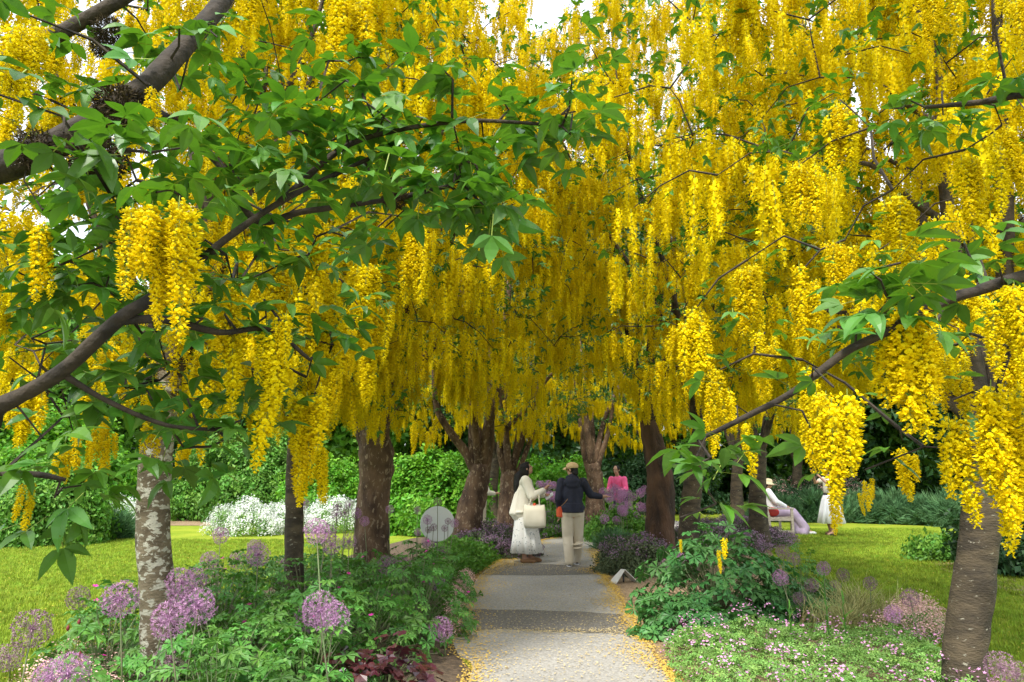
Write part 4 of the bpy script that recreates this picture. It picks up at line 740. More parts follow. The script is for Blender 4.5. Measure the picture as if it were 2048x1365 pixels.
AL = [(65, 1257, 38, 's0'), (17, 1315, 27, 's0'), (157, 1197, 23, 's0'), (240, 1199, 36, 'p0'), (219, 1220, 25, 'p0'), (338, 1240, 37, 'p0'), (362, 1165, 30, 'p0'), (393, 1158, 22, 'p0'), (397, 1213, 35, 'p0'), (366, 1196, 30, 'p0'), (419, 1122, 19, 'p0'), (429, 1150, 20, 'p0'), (424, 1175, 18, 'p0'), (475, 1120, 18, 'p0'),
      (516, 1110, 24, 'p0'), (564, 1124, 12, 'p0'), (441, 1071, 17, 'p0'), (510, 1096, 17, 'p0'), (561, 1168, 15, 's0'), (624, 1175, 20, 's0'), (640, 1221, 37, 'p0'), (668, 1237, 32, 'p0'), (618, 1236, 28, 'p0'), (592, 1257, 14, 's0'), (342, 1322, 32, 's0'), (137, 1350, 42, 'p0'), (100, 1356, 34, 'p0'),
      (609, 1008, 11, 'p1'), (633, 1062, 26, 'p1'), (663, 1090, 20, 'p1'), (675, 1013, 10, 'p1'), (673, 1029, 11, 'p1'), (690, 1026, 10, 'p1'), (699, 1010, 10, 'p1'), (713, 1027, 11, 'p1'), (652, 1066, 20, 'p1'), (698, 1083, 16, 'p1'), (729, 1043, 10, 'p1'), (780, 1019, 9, 'p1'), (836, 1065, 8, 'p1'), (853, 1086, 10, 'p1'), (885, 1102, 8, 's1'), (773, 1130, 19, 's0'), (804, 1134, 19, 's0'), (875, 1164, 17, 'p0'),
      (838, 1208, 12, 's0'), (882, 1258, 24, 'p0'), (893, 1273, 20, 'p0'), (875, 1004, 9, 's1'), (835, 1021, 8, 'p1'), (855, 1040, 10, 'p1'), (867, 1055, 8, 's1'), (857, 1060, 7, 's1'), (889, 1057, 7, 's1'), (909, 1047, 9, 'p1'), (896, 1043, 7, 's1'),
      (1565, 1104, 14, 's2'), (1587, 1118, 13, 's2'), (1647, 1137, 14, 'p2'), (1686, 1150, 13, 's2'), (1740, 1167, 14, 's2'), (1820, 1196, 18, 's2'), (1536, 1133, 11, 'p2'), (1561, 1156, 16, 'p2'), (1623, 1171, 14, 's2'), (1670, 1174, 12, 's2'), (1786, 1229, 18, 'p2'), (1749, 1205, 8, 'p2'), (2001, 1335, 30, 's2'), (1362, 1117, 11, 'p2'), (1330, 1128, 10, 's2'), (2034, 1350, 26, 's2'), (1599, 1198, 14, 's2')]
rga = np.random.default_rng(8)
for _ in range(34): AL.append((rga.uniform(1205, 1290), rga.uniform(972, 1042), rga.uniform(8, 11), 'p3'))
for _ in range(14): AL.append((rga.uniform(1075, 1125), rga.uniform(968, 1000), rga.uniform(7, 9), 'p3'))
stem_cache = {}
for k, (px, py, r, z) in enumerate(AL):
    D = (.205 if z[1] == '0' else .145 if z[1] == '2' else .17) if z != 's1' else .12
    d = min(FPX * D / (2 * r), {'0': 8.5, '1': 10.2, '2': 9.5, '3': 17.5}[z[1]] if z != 's1' else 10.8)
    if z[1] == '3': d = rga.uniform(16.5, 18.5) if px > 1180 else rga.uniform(20.5, 21.5)
    P = at(px, py, d); R_ = r * d / FPX; lean = rga.normal(0, .05, 2)
    t = thing('allium', _lab[z][0], 'flower', (P[0] + lean[0], P[1] + lean[1], 0), 0, _lab[z][1])
    b = MB(); hd = Vector((-lean[0], -lean[1], P[2])); b.tube([(0, 0, -.02), Vector((-lean[0] * .3, -lean[1] * .3, P[2] * .5)), hd], [.006, .005, .004], 5); obj('stem', b.mesh('stem', [M['allium_stem']], True), t)
    obj('flower_head', AH[z[0]][k % 3], t, hd, (rga.normal(0, .2), rga.normal(0, .2), rga.uniform(0, 6)), R_)
# dark red buds by the lawn
g = gp(140, 1400); t = thing('red_bud_stem', 'thin stem with dark red buds beside the faded alliums', 'plant', (g[0], g[1], 0)); b = MB()
tips = [at(136, 1258, g[1]), at(158, 1246, g[1]), at(163, 1258, g[1]), at(160, 1310, g[1])]; org = np.array([g[0], g[1], 0])
for q in tips: e = Vector(q - org); b.tube([(0, 0, -.02), Vector((e.x * .4, 0, e.z * .6)), e], [.004, .003, .002], 4)
obj('stems', b.mesh('stems', [M['allium_stem']]), t)['kind'] = 'stuff'
bb = MB(); bb.tube([(0, 0, -.015), (0, 0, -.004), (0, 0, .012), (0, 0, .026)], [.003, .011, .010, .001], 7); BUD = bb.mesh('bud', [M['red_bud']], True)
for q in tips: obj('bud', BUD, t, Vector(q - org))

# ------------------------------------------------------------------ disc, path light, bench
p = at(875, 1048, 11.3); t = thing('round_sign', 'round white blank disc standing among the alliums', 'sign', (p[0], p[1], 0)); rr_ = 33.5 * 11.3 / FPX
b = MB(); n = 48; ring = lambda r, y: [(r * math.cos(2 * PI * i / n), y, p[2] + r * math.sin(2 * PI * i / n)) for i in range(n)]
V = ring(rr_ - .006, -.012) + ring(rr_, -.008) + ring(rr_, .004) + ring(rr_ - .006, .008); F_ = [tuple(range(n - 1, -1, -1))[::-1], tuple(range(3 * n, 4 * n))[::-1]] + [(k * n + i, k * n + (i + 1) % n, (k + 1) * n + (i + 1) % n, (k + 1) * n + i) for k in range(3) for i in range(n)]
b.add(V, F_); obj('panel', b.mesh('panel', [M['white']]), t)
b = MB(); b.tube([(0, .02, -.05), (0, .02, p[2] + .1)], [.012, .012], 8); obj('stake', b.mesh('stake', [M['metal']], True), t)
g = gp(1250, 1166); t = thing('path_light', 'white folded hood of a low path light at the path edge', 'light', (g[0], g[1], 0), .35)
b = MB(); hv = [(-.20, -.10, .0), (-.19, .12, .0), (-.02, -.05, .185), (-.01, .09, .175), (.155, -.10, .015), (.165, .11, .015)]
b.add(hv, [(0, 2, 3, 1), (2, 4, 5, 3)]); me = b.mesh('hood', [M['plastic']]); o = obj('hood', me, t); md = o.modifiers.new('solid', 'SOLIDIFY'); md.thickness = .012; md2 = o.modifiers.new('bev', 'BEVEL'); md2.width = .004
b = MB(); b.tube([(-.01, .02, -.05), (-.01, .02, .172)], [.012, .012], 8); obj('stake', b.mesh('stake', [M['metal']], True), t)

BY = G(1566, 1072); bx, by = BY[0] - .03, BY[1]
t = thing('garden_bench', 'weathered wooden garden bench with slatted back on the lawn', 'bench', (bx, by, 0), -.12)
def part(name, c, d, m='wood', rot=None, par=None):
    b = MB(); b.box((0, 0, 0), d); me = b.mesh(name, [M[m]]); o = obj(name, me, par or t, c, rot or (0, 0, 0)); md = o.modifiers.new('bev', 'BEVEL'); md.width = .005; md.segments = 2; return o
BW = 1.35
for y in (0, BW):
    part('leg', (.27, y, .31), (.06, .06, .64)); part('leg', (-.27, y, .22), (.06, .06, .46)); part('back_post', (-.32, y, .66), (.055, .055, .50), rot=(0, -.22, 0))
    part('armrest', (-.01, y, .645), (.66, .075, .035)); part('side_rail', (0, y, .385), (.52, .045, .07)); part('stretcher', (0, y, .10), (.52, .045, .05))
part('front_rail', (.27, BW / 2, .385), (.03, BW - .06, .07)); part('cross_stretcher', (0, BW / 2, .10), (.05, BW - .04, .045))
for k in range(6): part('seat_slat', (-.22 + k * .093, BW / 2, .435 - .012 * (5 - k) / 5), (.075, BW + .02, .022))
part('top_rail', (-.375, BW / 2, .885), (.04, BW, .08), rot=(0, -.22, 0)); part('lower_rail', (-.285, BW / 2, .50), (.035, BW, .06), rot=(0, -.22, 0))
for k in range(12): part('back_slat', (-.33, .07 + k * (BW - .14) / 11, .69), (.018, .05, .36), rot=(0, -.22, 0))

# ------------------------------------------------------------------ people
def sphere_mb(b, c, r, rot=None, seg=14):
    v = []; f = []; c = Vector(c); r = Vector(r if hasattr(r, '__len__') else (r,) * 3)
    for i in range(seg + 1):
        th = PI * i / seg
        for j in range(seg * 2):
            ph = PI * j / seg; q = Vector((r.x * math.sin(th) * math.cos(ph), r.y * math.sin(th) * math.sin(ph), r.z * math.cos(th)))
            if rot: q = Euler(rot).to_matrix() @ q
            v.append(c + q)
    n_ = seg * 2
    for i in range(seg):
        for j in range(n_): f.append((i * n_ + j, (i + 1) * n_ + j, (i + 1) * n_ + (j + 1) % n_, i * n_ + (j + 1) % n_))
    b.add(v, f)
def limb_mb(b, pts, rs):
    for i, (p, r) in enumerate(zip(pts, rs)):
        sphere_mb(b, p, r, seg=8)
        if i: b.tube([pts[i - 1], p], [rs[i - 1], r], 14)
def union(name, b, voxel, m, parent, smooth=6):
    me = b.mesh(name, [m]); o = bpy.data.objects.new(name, me); tmp = bpy.data.scenes.new('tmp'); tmp.collection.objects.link(o)
    md = o.modifiers.new('r', 'REMESH'); md.mode = 'VOXEL'; md.voxel_size = voxel; md.use_smooth_shade = True
    ms = o.modifiers.new('s', 'SMOOTH'); ms.factor = .5; ms.iterations = smooth
    vl = tmp.view_layers[0]; vl.update(); ev = o.evaluated_get(vl.depsgraph); nm = bpy.data.meshes.new_from_object(ev); nm.name = name
    tmp.collection.objects.unlink(o); bpy.data.scenes.remove(tmp); C.objects.link(o)
    o.modifiers.clear(); o.data = nm; bpy.data.meshes.remove(me)
    if not nm.materials: nm.materials.append(m)
    o.parent = parent; return o
def hand_mb(b, wr, d, nrm, thumb, curl=.4, s=1.):
    d = Vector(d).normalized(); nrm = Vector(nrm).normalized(); sd_ = d.cross(nrm).normalized() * thumb; wr = Vector(wr)
    limb_mb(b, [wr, wr + d * .045 * s, wr + d * .085 * s], [.022 * s, .027 * s, .026 * s])
    for i, (off_, ln) in enumerate(((.026, .072), (.009, .080), (-.009, .075), (-.026, .060))):
        p0 = wr + d * .09 * s + sd_ * off_ * s; d1 = (d - nrm * curl * .6).normalized(); d2 = (d - nrm * curl * 1.6).normalized(); p1 = p0 + d1 * ln * .5 * s; limb_mb(b, [p0, p1, p1 + d2 * ln * .5 * s], [.0095 * s, .009 * s, .0078 * s])
    q = wr + d * .035 * s + sd_ * .026 * s; q1 = q + (d * .6 + sd_ * .7 - nrm * .2).normalized() * .036 * s; limb_mb(b, [q, q1, q1 + (d * .85 + sd_ * .35 - nrm * .3).normalized() * .032 * s], [.012 * s, .0105 * s, .009 * s])
def head_mb(b, c, rot, s=1.):
    """head facing local +Y turned by rot; c is the head centre"""
    R_ = Euler(rot).to_matrix(); c = Vector(c)
    def q(x, y, z): return c + R_ @ Vector((x, y, z)) * s
    sphere_mb(b, q(0, -.005, .025), (.074 * s, .092 * s, .088 * s), rot); sphere_mb(b, q(0, .022, -.045), (.054 * s, .064 * s, .066 * s), rot); sphere_mb(b, q(0, .055, -.088), (.022 * s, .02 * s, .018 * s), rot, 8)
    limb_mb(b, [q(0, .086, .022), q(0, .104, -.018)], [.009 * s, .0145 * s]); sphere_mb(b, q(0, .084, -.052), (.024 * s, .012 * s, .007 * s), rot, 8); sphere_mb(b, q(0, .083, -.064), (.021 * s, .011 * s, .007 * s), rot, 8)
    for sx in (-1, 1): sphere_mb(b, q(.077 * sx, -.005, -.005), (.010 * s, .022 * s, .033 * s), rot, 8); sphere_mb(b, q(.032 * sx, .082, .034), (.022 * s, .012 * s, .008 * s), rot, 8)
    return q
def eyes(q, parent, s=1.):
    for sx in (-1, 1):
        b = MB(); sphere_mb(b, q(.031 * sx, .083, .014), (.0125 * s, .010 * s, .0065 * s), None, 6); obj('eye', b.mesh('eye', [M['black']], True), parent)
def skirt(name, rings, m, parent, pleat=.0, np_=11, seed=1, n=72):
    b = MB(); V = []; ph = [random.Random(seed + i).uniform(0, 6) for i in range(3)]
    for k, (c, rx, ry, pl) in enumerate(rings):
        for i in range(n):
            a = 2 * PI * i / n; w_ = 1 + pl * (math.sin(np_ * a + ph[0]) * .6 + math.sin(np_ * 1.7 * a + ph[1]) * .3 + math.sin(3 * a + ph[2]) * .3); V.append((c[0] + rx * w_ * math.cos(a), c[1] + ry * w_ * math.sin(a), c[2] + pl * .05 * math.sin(4 * a + ph[1])))
    b.add(V, [(k * n + i, k * n + (i + 1) % n, (k + 1) * n + (i + 1) % n, (k + 1) * n + i) for k in range(len(rings) - 1) for i in range(n)])
    o = obj(name, b.mesh(name, [m], True), parent); md = o.modifiers.new('solid', 'SOLIDIFY'); md.thickness = .006; return o
def shoe(b, heel, yaw, s=1., pitch=0.):
    R_ = Matrix.Rotation(yaw, 3, 'Z') @ Matrix.Rotation(pitch, 3, 'X'); h = Vector(heel)
    def q(x, y, z): return h + R_ @ Vector((x, y, z)) * s
    limb_mb(b, [q(0, 0, .04), q(0, .08, .042), q(0, .17, .034), q(0, .20, .028)], [.038 * s, .042 * s, .036 * s, .026 * s])

# --- woman in navy, walking away, arm held out
g = gp(1147, 1134)
t = thing('person', 'person in navy hooded jacket, beige trousers and tan cap pointing with one arm', 'person', (g[0], g[1], 0), 0, None); P_ = t
hip = [(-.085, 0, .85), (.085, 0, .85)]; kn = [(-.085, .05, .46), (.09, .12, .47)]; an = [(-.07, -.05, .09), (.075, .24, .10)]
sh = [(-.175, 0, 1.335), (.175, 0, 1.335)]; el = [(-.235, -.03, 1.07), (.30, .03, 1.13)]; wr = [(-.20, .08, .86), (.475, .10, 1.10)]
b = MB(); limb_mb(b, [(0, 0, .88), (0, 0, 1.05), (0, .0, 1.25), (0, 0, 1.35)], [.135, .12, .125, .09]); sphere_mb(b, (0, 0, 1.29), (.17, .09, .09)); limb_mb(b, [(0, 0, 1.36), (0, .0, 1.46)], [.055, .05])
for i in (0, 1): limb_mb(b, [hip[i], kn[i], an[i]], [.085, .055, .038]); limb_mb(b, [sh[i], el[i], wr[i]], [.05, .037, .026]); limb_mb(b, [an[i], (an[i][0], an[i][1] + .13, .05)], [.036, .028])
hand_mb(b, wr[0], (-.05, .25, -1), (1, 0, 0), 1, .5); hand_mb(b, wr[1], (1, .25, .05), (0, 0, 1), -1, .15)
hr = (-.02, 0, .95); q = head_mb(b, (0, .01, 1.535), hr, .95); eyes(q, union('body', b, .0075, M['skin'], t, 3), .95)
b = MB()
for i in (0, 1): limb_mb(b, [(hip[i][0], 0, .93), hip[i], kn[i], (an[i][0], an[i][1] - .005, .085)], [.095, .108, .088, .073])
limb_mb(b, [(0, -.01, .93), (0, -.02, .87)], [.125, .115]); sphere_mb(b, (-.075, -.045, .85), .085); sphere_mb(b, (.075, -.045, .85), .085)
for i in (0, 1):
    for z in (.30, .36, .56, .62): u_ = (z - .1) / .37; sphere_mb(b, (kn[i][0] * min(u_, 1) + an[i][0] * max(1 - u_, 0), -.03 + (kn[i][1] if z > .45 else .03), z), (.086, .07, .018), (.15, .2 * (1 - 2 * i), 0), 8)
union('trousers', b, .009, M['beige'], t, 3)
b = MB(); limb_mb(b, [(0, 0, 1.02), (0, 0, 1.15), (0, 0, 1.28)], [.165, .155, .14]); sphere_mb(b, (0, 0, .93), (.205, .172, .09)); b.tube([(0, 0, .85), (0, 0, 1.0)], [.185, .175], 24); sphere_mb(b, (0, 0, 1.31), (.205, .115, .085)); sphere_mb(b, (0, -.01, 1.15), (.18, .14, .2))
for i in (0, 1): limb_mb(b, [sh[i], el[i], tuple(np.array(wr[i]) * .93 + np.array(el[i]) * .07)], [.077, .062, .048])
sphere_mb(b, (0, -.085, 1.335), (.135, .075, .085), (.25, 0, 0)); sphere_mb(b, (0, -.11, 1.29), (.11, .05, .07)); limb_mb(b, [(-.06, .02, 1.40), (.06, .02, 1.40)], [.05, .05]); limb_mb(b, [(0, -.03, 1.38), (0, -.03, 1.41)], [.075, .07])
union('jacket', b, .009, M['navy'], t, 4)
b = MB(); sphere_mb(b, q(0, -.018, .02), (.086 * .95, .092 * .95, .085 * .95), hr); sphere_mb(b, q(0, -.06, -.05), (.07, .045, .065), hr); union('hair', b, .009, M['hair'], t)
b = MB(); sphere_mb(b, q(0, -.004, .058), (.092, .108, .072), hr); cp = union('cap', b, .009, M['capcloth'], t)
b = MB(); R_ = Euler(hr).to_matrix(); V = []
for i in range(13):
    a = PI * (i / 12 - .5) * .95
    V += [q(.088 * math.sin(a), .055 + .05 * math.cos(a), .045 - .01 * abs(math.sin(a))), q(.092 * math.sin(a), .06 + .115 * math.cos(a), .022 - .03 * abs(math.sin(a)))]
b.add(V, [(2 * i, 2 * i + 1, 2 * i + 3, 2 * i + 2) for i in range(12)]); o = obj('brim', b.mesh('brim', [M['capcloth']], True), cp); o.modifiers.new('s', 'SOLIDIFY').thickness = .008
for i in (0, 1):
    b = MB(); shoe(b, (an[i][0], an[i][1] - .03, 0.012), .05, 1., 0.); so = union('shoe', b, .008, M['black'], t)
    b = MB(); V = []
    for k in range(20):
        a = 2 * PI * k / 20; V.append((.044 * math.cos(a) * (1 - .15 * math.sin(a)), .09 + .135 * math.sin(a)))
    b.add([(an[i][0] + x, an[i][1] - .03 + y, z) for z in (0, .026) for x, y in V], [(k, (k + 1) % 20, 20 + (k + 1) % 20, 20 + k) for k in range(20)] + [tuple(range(20))[::-1], tuple(range(20, 40))]); obj('sole', b.mesh('sole', [M['whitecloth']]), so)
c0 = Vector((g[0], g[1], 0))
t2 = thing('crossbody_bag', 'small orange-red crossbody bag at the hip of the person in navy', 'bag', c0 + Vector((-.215, .02, .86)), .2)
b = MB(); b.box((0, 0, 0), (.07, .17, .17)); o = obj('pouch', b.mesh('pouch', [M['orange']]), t2); md = o.modifiers.new('b', 'BEVEL'); md.width = .02; md.segments = 3
b = MB(); b.tube([(.0, -.04, .07), (.06, -.155, .16), (.13, -.185, .26), (.26, -.17, .42), (.34, -.09, .525), (.345, .0, .555)], [.006] * 6, 6); obj('strap', b.mesh('strap', [M['shoe_brown']], True), t2)

# --- woman in cream, in profile, looking up, leaflet in hand
g = gp(1052, 1127)
t = thing('person', 'long-haired woman in cream cardigan and floral skirt looking up at the blossom', 'person', (g[0], g[1], 0), -PI / 2)
hip = [(-.085, 0, .87), (.085, 0, .87)]; kn = [(-.08, .06, .47), (.08, -.02, .47)]; an = [(-.07, .07, .09), (.08, -.03, .09)]
sh = [(-.165, -.01, 1.36), (.165, -.01, 1.36)]; el = [(-.20, .12, 1.12), (.215, .10, 1.10)]; wr = [(-.09, .32, 1.12), (.17, .30, 1.20)]
b = MB(); limb_mb(b, [(0, 0, .90), (0, 0, 1.05), (0, -.01, 1.27), (0, -.01, 1.37)], [.13, .11, .12, .085]); sphere_mb(b, (0, -.01, 1.31), (.16, .09, .09)); limb_mb(b, [(0, -.005, 1.38), (0, .015, 1.48)], [.05, .047])
for i in (0, 1): limb_mb(b, [hip[i], kn[i], an[i]], [.08, .052, .036]); limb_mb(b, [sh[i], el[i], wr[i]], [.048, .036, .025]); limb_mb(b, [an[i], (an[i][0], an[i][1] + .13, .05)], [.034, .026])
hand_mb(b, wr[0], (.3, 1, -.1), (0, 0, 1), 1, .5); hand_mb(b, wr[1], (-.1, .7, .7), (0, -.7, .7), -1, .8)
hr = (.42, 0, 0); q = head_mb(b, (0, .015, 1.555), hr, .95); eyes(q, union('body', b, .0075, M['skin'], t, 3), .95)
b = MB(); limb_mb(b, [(0, -.015, 1.30), (0, -.04, 1.12), (0, -.06, .95), (0, -.075, .84)], [.135, .155, .175, .19]); sphere_mb(b, (0, -.01, 1.325), (.20, .12, .085)); sphere_mb(b, (0, -.10, .84), (.21, .15, .05)); limb_mb(b, [(0, -.02, 1.38), (0, -.015, 1.415)], [.08, .065])
for i in (0, 1): limb_mb(b, [sh[i], el[i], tuple(np.array(wr[i]) * .92 + np.array(el[i]) * .08)], [.085, .078, .052])
for a in (-.4, 0, .4, .8, -.8): limb_mb(b, [(.14 * math.sin(a), -.12 * math.cos(a) - .03, 1.2), (.19 * math.sin(a), -.20 * math.cos(a) - .04, .82)], [.03, .045])
union('cardigan', b, .010, M['cream'], t, 5)
skirt('skirt', [((0, -.01, 1.0), .135, .12, .0), ((0, -.01, .85), .17, .165, .03), ((0, 0, .6), .19, .19, .08), ((0, .01, .38), .205, .22, .11), ((0, .015, .17), .22, .255, .13)], M['floral'], t, seed=4)
b = MB(); sphere_mb(b, q(0, -.02, .03), (.086, .096, .088), hr); sphere_mb(b, q(0, -.07, -.03), (.078, .055, .1), hr); sphere_mb(b, q(.058, -.035, -.02), (.03, .052, .10), hr); sphere_mb(b, q(-.058, -.035, -.02), (.03, .052, .10), hr); sphere_mb(b, q(0, .03, .088), (.06, .06, .03), hr); limb_mb(b, [q(0, -.09, -.03), (0, -.125, 1.42), (0, -.15, 1.28), (.01, -.165, 1.13)], [.07, .075, .065, .03]); limb_mb(b, [(.05, -.12, 1.42), (.07, -.14, 1.28), (.06, -.16, 1.16)], [.045, .04, .02]); limb_mb(b, [(-.05, -.12, 1.42), (-.07, -.14, 1.28), (-.06, -.16, 1.16)], [.045, .04, .02])
union('hair', b, .010, M['hair'], t, 3)
for i in (0, 1):
    b = MB(); shoe(b, (an[i][0], an[i][1] - .03, 0.012), .0, 1.02); union('shoe', b, .008, M['shoe_brown'], t)
rot = Matrix.Rotation(-PI / 2, 3, 'Z'); c0 = Vector((g[0], g[1], 0)); W = lambda x, y, z: c0 + rot @ Vector((x, y, z))
t2 = thing('tote_bag', 'cream canvas tote bag hanging from the arm of the woman in cream', 'bag', W(.275, .14, .60), -PI / 2 - .1)
b = MB(); V = []; nx = 12; rows = ((0, .165, .035), (.04, .18, .06), (.15, .185, .07), (.27, .178, .055), (.36, .165, .022))
for z, hx, hy in rows:
    for i in range(24): a = 2 * PI * i / 24; cx_ = math.copysign(abs(math.cos(a)) ** .45, math.cos(a)); V.append((hy * math.copysign(abs(math.sin(a)) ** .7, math.sin(a)) + .006 * math.sin(a * 5 + z * 20), hx * cx_, z + .008 * math.sin(a * 3)))
b.add(V, [(k * 24 + i, k * 24 + (i + 1) % 24, (k + 1) * 24 + (i + 1) % 24, (k + 1) * 24 + i) for k in range(4) for i in range(24)] + [tuple(range(24))[::-1]]); obj('pouch', b.mesh('pouch', [M['canvas']], True), t2).modifiers.new('s', 'SOLIDIFY').thickness = .004
for sx in (-.02, .02):
    b = MB(); ap = Vector((-.055, .02, .575)); path = [(sx, -.085, .33), (sx * .9 - .012, -.06, .45), (ap.x, ap.y - .045, .55), (ap.x, ap.y, .59), (ap.x, ap.y + .045, .55), (sx * .9 - .012, .075, .45), (sx, .085, .33)]
    b.tube(spline(path, 4), [.009] * 25, 6); obj('strap', b.mesh('strap', [M['canvas']], True), t2)
b = MB(); sphere_mb(b, (0, 0, 0), (.03, .045, .04)); o = obj('scarf', b.mesh('scarf', [M['orange']], True), None, W(.262, .14, .955)); tag(o, 'bit of orange-red cloth poking out of the cream tote bag', 'cloth')
b = MB(); b.add([(-.075, -.11, 0), (.075, -.11, 0), (.075, .0, .006), (-.075, .0, .006), (.075, .11, 0), (-.075, .11, 0)], [(0, 1, 2, 3), (3, 2, 4, 5)]); o = obj('leaflet', b.mesh('leaflet', [M['paper']]), None, W(-.02, .40, 1.10), (.25, -.62, -.1)); o.modifiers.new('s', 'SOLIDIFY').thickness = .003; tag(o, 'white folded leaflet held by the woman in cream', 'leaflet')
b = MB(); b.box((0, 0, 0), (.008, .008, .15)); o = obj('pencil', b.mesh('pencil', [M['capcloth']]), None, W(.16, .385, 1.305), (0, .55, .2)); tag(o, 'slim pencil raised in the fingers of the woman in cream', 'pencil')

# --- seated woman on the bench
br = Matrix.Rotation(-.12, 3, 'Z'); bo = Vector((bx, by, 0)); sp_ = bo + br @ Vector((-.10, .42, 0))
t = thing('person', 'seated woman in straw hat, white top and long lilac skirt on the bench', 'person', sp_, -PI / 2 - .12)
hip = [(-.09, 0, .54), (.09, 0, .54)]; kn = [(-.09, .44, .56), (.09, .47, .55)]; an = [(-.08, .68, .12), (.08, .80, .10)]; sh = [(-.165, -.10, 1.04), (.165, -.10, 1.04)]; el = [(-.21, .06, .80), (.21, .06, .80)]; wr = [(-.10, .28, .70), (.08, .30, .69)]
b = MB(); limb_mb(b, [(0, 0, .56), (0, -.04, .72), (0, -.10, .96), (0, -.11, 1.05)], [.135, .115, .12, .085]); sphere_mb(b, (0, -.10, .99), (.16, .09, .09)); limb_mb(b, [(0, -.10, 1.06), (0, -.075, 1.15)], [.05, .047])
for i in (0, 1): limb_mb(b, [hip[i], kn[i], an[i]], [.085, .056, .037]); limb_mb(b, [sh[i], el[i], wr[i]], [.048, .036, .025]); limb_mb(b, [an[i], (an[i][0], an[i][1] + .13, .06)], [.034, .026]); hand_mb(b, wr[i], (.3 * (1 - 2 * i), 1, -.3), (0, 0, 1), 1 - 2 * i, .5)
hr = (-.12, 0, -.1); q = head_mb(b, (0, -.055, 1.225), hr, .95); eyes(q, union('body', b, .009, M['skin'], t, 3), .95)
b = MB(); limb_mb(b, [(0, .0, .60), (0, -.03, .74), (0, -.09, .92)], [.165, .155, .14]); sphere_mb(b, (0, -.10, 1.0), (.20, .12, .09))
for i in (0, 1): limb_mb(b, [sh[i], el[i], wr[i]], [.085, .075, .05])
union('blouse', b, .011, M['whitecloth'], t, 5)
b = MB()
for i in (0, 1): limb_mb(b, [hip[i], kn[i], (an[i][0], an[i][1] - .07, .16), (an[i][0] * 1.4, an[i][1] - .12, .06)], [.125, .105, .125, .12])
limb_mb(b, [(0, .44, .56), (0, .55, .34), (0, .56, .10)], [.10, .13, .15]); sphere_mb(b, (0, .02, .57), (.2, .17, .11)); union('skirt', b, .011, M['lilac'], t, 5)
b = MB(); sphere_mb(b, q(0, -.015, .03), (.085, .095, .085), hr); sphere_mb(b, q(0, -.07, -.07), (.06, .04, .07), hr); union('hair', b, .010, M['hair'], t)
b = MB(); V = []; hs = ((.155, -.005), (.12, .03), (.098, .045), (.094, .09), (.075, .135), (.03, .148), (.001, .15))
for r_, z_ in hs:
    for i in range(28): a = 2 * PI * i / 28; V.append(q(r_ * math.cos(a), r_ * 1.08 * math.sin(a) - .005, z_))
b.add(V, [(k * 28 + i, k * 28 + (i + 1) % 28, (k + 1) * 28 + (i + 1) % 28, (k + 1) * 28 + i) for k in range(len(hs) - 1) for i in range(28)]); obj('hat', b.mesh('hat', [M['straw']], True), t).modifiers.new('s', 'SOLIDIFY').thickness = .005
for i in (0, 1):
    b = MB(); shoe(b, (an[i][0], an[i][1] - .02, .012), 0, 1.02); union('shoe', b, .009, M['whitecloth'], t)
rp_ = bo + br @ Vector((-.16, .13, .56)); b = MB(); sphere_mb(b, (0, 0, 0), (.17, .08, .115), (0, .1, 0)); o = union('red_bag', b, .012, M['red'], None); o.location = rp_; tag(o, 'soft red bag on the bench beside the seated woman', 'bag')

# --- standing woman in white skirt, arms raised to take a picture
g = gp(1664, 1072)
t = thing('person', 'standing woman in white pleated skirt and black sandals, arms raised, near the bench', 'person', (g[0], g[1], 0), PI / 2 + .3)
hip = [(-.09, 0, .86), (.09, 0, .86)]; kn = [(-.12, .04, .46), (.12, .0, .46)]; an = [(-.15, .10, .09), (.16, -.10, .09)]; sh = [(-.165, 0, 1.34), (.165, 0, 1.34)]; el = [(-.20, .22, 1.26), (.20, .22, 1.26)]; wr = [(-.07, .36, 1.46), (.07, .36, 1.46)]
b = MB(); limb_mb(b, [(0, 0, .88), (0, 0, 1.04), (0, 0, 1.26), (0, 0, 1.35)], [.13, .11, .12, .085]); sphere_mb(b, (0, 0, 1.29), (.16, .09, .09)); limb_mb(b, [(0, 0, 1.36), (0, .01, 1.46)], [.05, .047])
for i in (0, 1): limb_mb(b, [hip[i], kn[i], an[i]], [.08, .052, .036]); limb_mb(b, [sh[i], el[i], wr[i]], [.045, .034, .025]); limb_mb(b, [an[i], (an[i][0], an[i][1] + .13, .05)], [.034, .026]); hand_mb(b, wr[i], (0, .4, 1), (0, -1, .3), 1 - 2 * i, .6)
hr = (.1, 0, 0); q = head_mb(b, (0, .01, 1.53), hr, .95); eyes(q, union('body', b, .009, M['skin'], t, 3), .95)
b = MB(); limb_mb(b, [(0, 0, 1.02), (0, 0, 1.15), (0, 0, 1.27)], [.125, .13, .13]); sphere_mb(b, (0, 0, 1.30), (.18, .105, .08))
for i in (0, 1): limb_mb(b, [sh[i], tuple(np.array(sh[i]) * .5 + np.array(el[i]) * .5)], [.07, .06])
union('top', b, .010, M['cream'], t, 4)
skirt('skirt', [((0, 0, .99), .13, .12, .0), ((0, 0, .86), .18, .175, .04), ((0, 0, .62), .23, .24, .10), ((0, 0, .30), .30, .31, .13)], M['whitecloth'], t, seed=9, np_=13)
b = MB(); b.tube([(0, 0, .965), (0, 0, 1.015)], [.137, .135], 28, cap=False); obj('belt', b.mesh('belt', [M['black']], True), t)
b = MB(); sphere_mb(b, q(0, -.018, .03), (.087, .095, .088), hr); limb_mb(b, [q(0, -.08, -.02), (0, -.10, 1.38)], [.065, .045]); union('hair', b, .010, M['hair'], t)
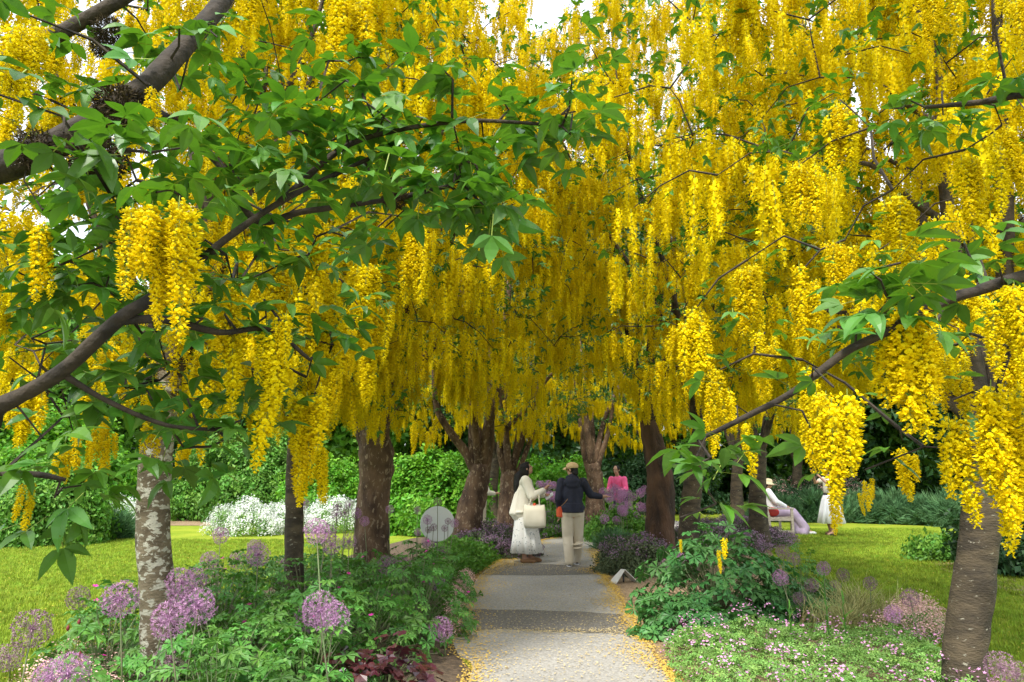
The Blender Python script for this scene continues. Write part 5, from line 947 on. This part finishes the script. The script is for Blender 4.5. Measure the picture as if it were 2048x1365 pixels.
for i in (0, 1):
    b = MB(); V = []
    for k in range(20): a = 2 * PI * k / 20; V.append((.043 * math.cos(a), .06 + .13 * math.sin(a)))
    b.add([(an[i][0] + x, an[i][1] - .01 + y, z) for z in (0, .028) for x, y in V], [(k, (k + 1) % 20, 20 + (k + 1) % 20, 20 + k) for k in range(20)] + [tuple(range(20))[::-1], tuple(range(20, 40))])
    for yy in (0., .09): b.tube([(an[i][0] - .04, an[i][1] + yy, .03), (an[i][0], an[i][1] + yy, .088), (an[i][0] + .04, an[i][1] + yy, .03)], [.011] * 3, 6)
    obj('sandal', b.mesh('sandal', [M['black']]), t)
ph = Vector((g[0], g[1], 0)) + Matrix.Rotation(PI / 2 + .3, 3, 'Z') @ Vector((0, .415, 1.56)); b = MB(); b.box((0, 0, 0), (.15, .009, .075)); o = obj('phone', b.mesh('phone', [M['black']]), None, ph, (0, 0, PI / 2 + .3)); o.modifiers.new('b', 'BEVEL').width = .003; tag(o, 'black phone held up by the woman in the white skirt', 'phone')

# --- two visitors half hidden further along the walk
def visitor(label, px, py, yaw, top, legs, hat, lean=0.):
    g = gp(px, py); t = thing('person', label, 'person', (g[0], g[1], 0), yaw); ln = lambda z: lean * max(0, z - .85)
    b = MB(); limb_mb(b, [(0, 0, .88), (0, ln(1.1), 1.05), (0, ln(1.3), 1.28)], [.13, .115, .12]); sphere_mb(b, (0, ln(1.3), 1.32), (.165, .09, .09)); limb_mb(b, [(0, ln(1.38), 1.38), (0, ln(1.5), 1.5)], [.052, .05])
    sh = [(s * .17, ln(1.34), 1.35) for s in (-1, 1)]; el = [(s * .23, ln(1.2) + .08, 1.10) for s in (-1, 1)]; wr = [(s * .15, ln(1.2) + .28, 1.08) for s in (-1, 1)]
    for i, s in enumerate((-1, 1)): limb_mb(b, [(s * .085, 0, .87), (s * .085, .03, .47), (s * .085, 0, .09)], [.085, .055, .038]); limb_mb(b, [(s * .085, 0, .07), (s * .085, .13, .045)], [.036, .028]); limb_mb(b, [sh[i], el[i], wr[i]], [.05, .037, .026]); hand_mb(b, wr[i], (-s * .2, 1, .1), (0, 0, 1), -s, .5)
    q = head_mb(b, (0, ln(1.58) + .01, 1.575), (0, 0, 0), .96); eyes(q, union('body', b, .011, M['skin'], t, 3), .96)
    b = MB(); limb_mb(b, [(0, 0, .90), (0, ln(1.1), 1.08), (0, ln(1.3), 1.30)], [.165, .15, .145]); sphere_mb(b, (0, ln(1.3), 1.335), (.20, .115, .085))
    for i in (0, 1): limb_mb(b, [sh[i], el[i], tuple(np.array(el[i]) * .15 + np.array(wr[i]) * .85)], [.075, .06, .045])
    union('shirt', b, .012, M[top], t, 4)
    b = MB()
    for s in (-1, 1): limb_mb(b, [(s * .085, 0, .92), (s * .085, .03, .47), (s * .085, 0, .09)], [.115, .085, .065])
    union('trousers', b, .012, M[legs], t, 4)
    b = MB(); sphere_mb(b, q(0, -.02, .03), (.086, .094, .086)); sphere_mb(b, q(0, -.06, -.05), (.07, .045, .07)); union('hair', b, .011, M['hair'], t)
    if hat:
        b = MB(); sphere_mb(b, q(0, -.004, .065), (.095, .108, .07)); sphere_mb(b, q(0, .10, .04), (.08, .075, .012)); union('hat', b, .010, M[hat], t)
    for s in (-1, 1): b = MB(); shoe(b, (s * .085, -.03, .012), 0); union('shoe', b, .010, M['black'], t)
visitor('visitor in pale cap half hidden behind the leaning forked trunk', 957, 1098, -PI / 2 + .5, 'cream', 'beige', 'white')
visitor('visitor in hot pink top standing behind the purple alliums', 1243, 1070, 2.6, 'pinkcloth', 'navy', None, .3)
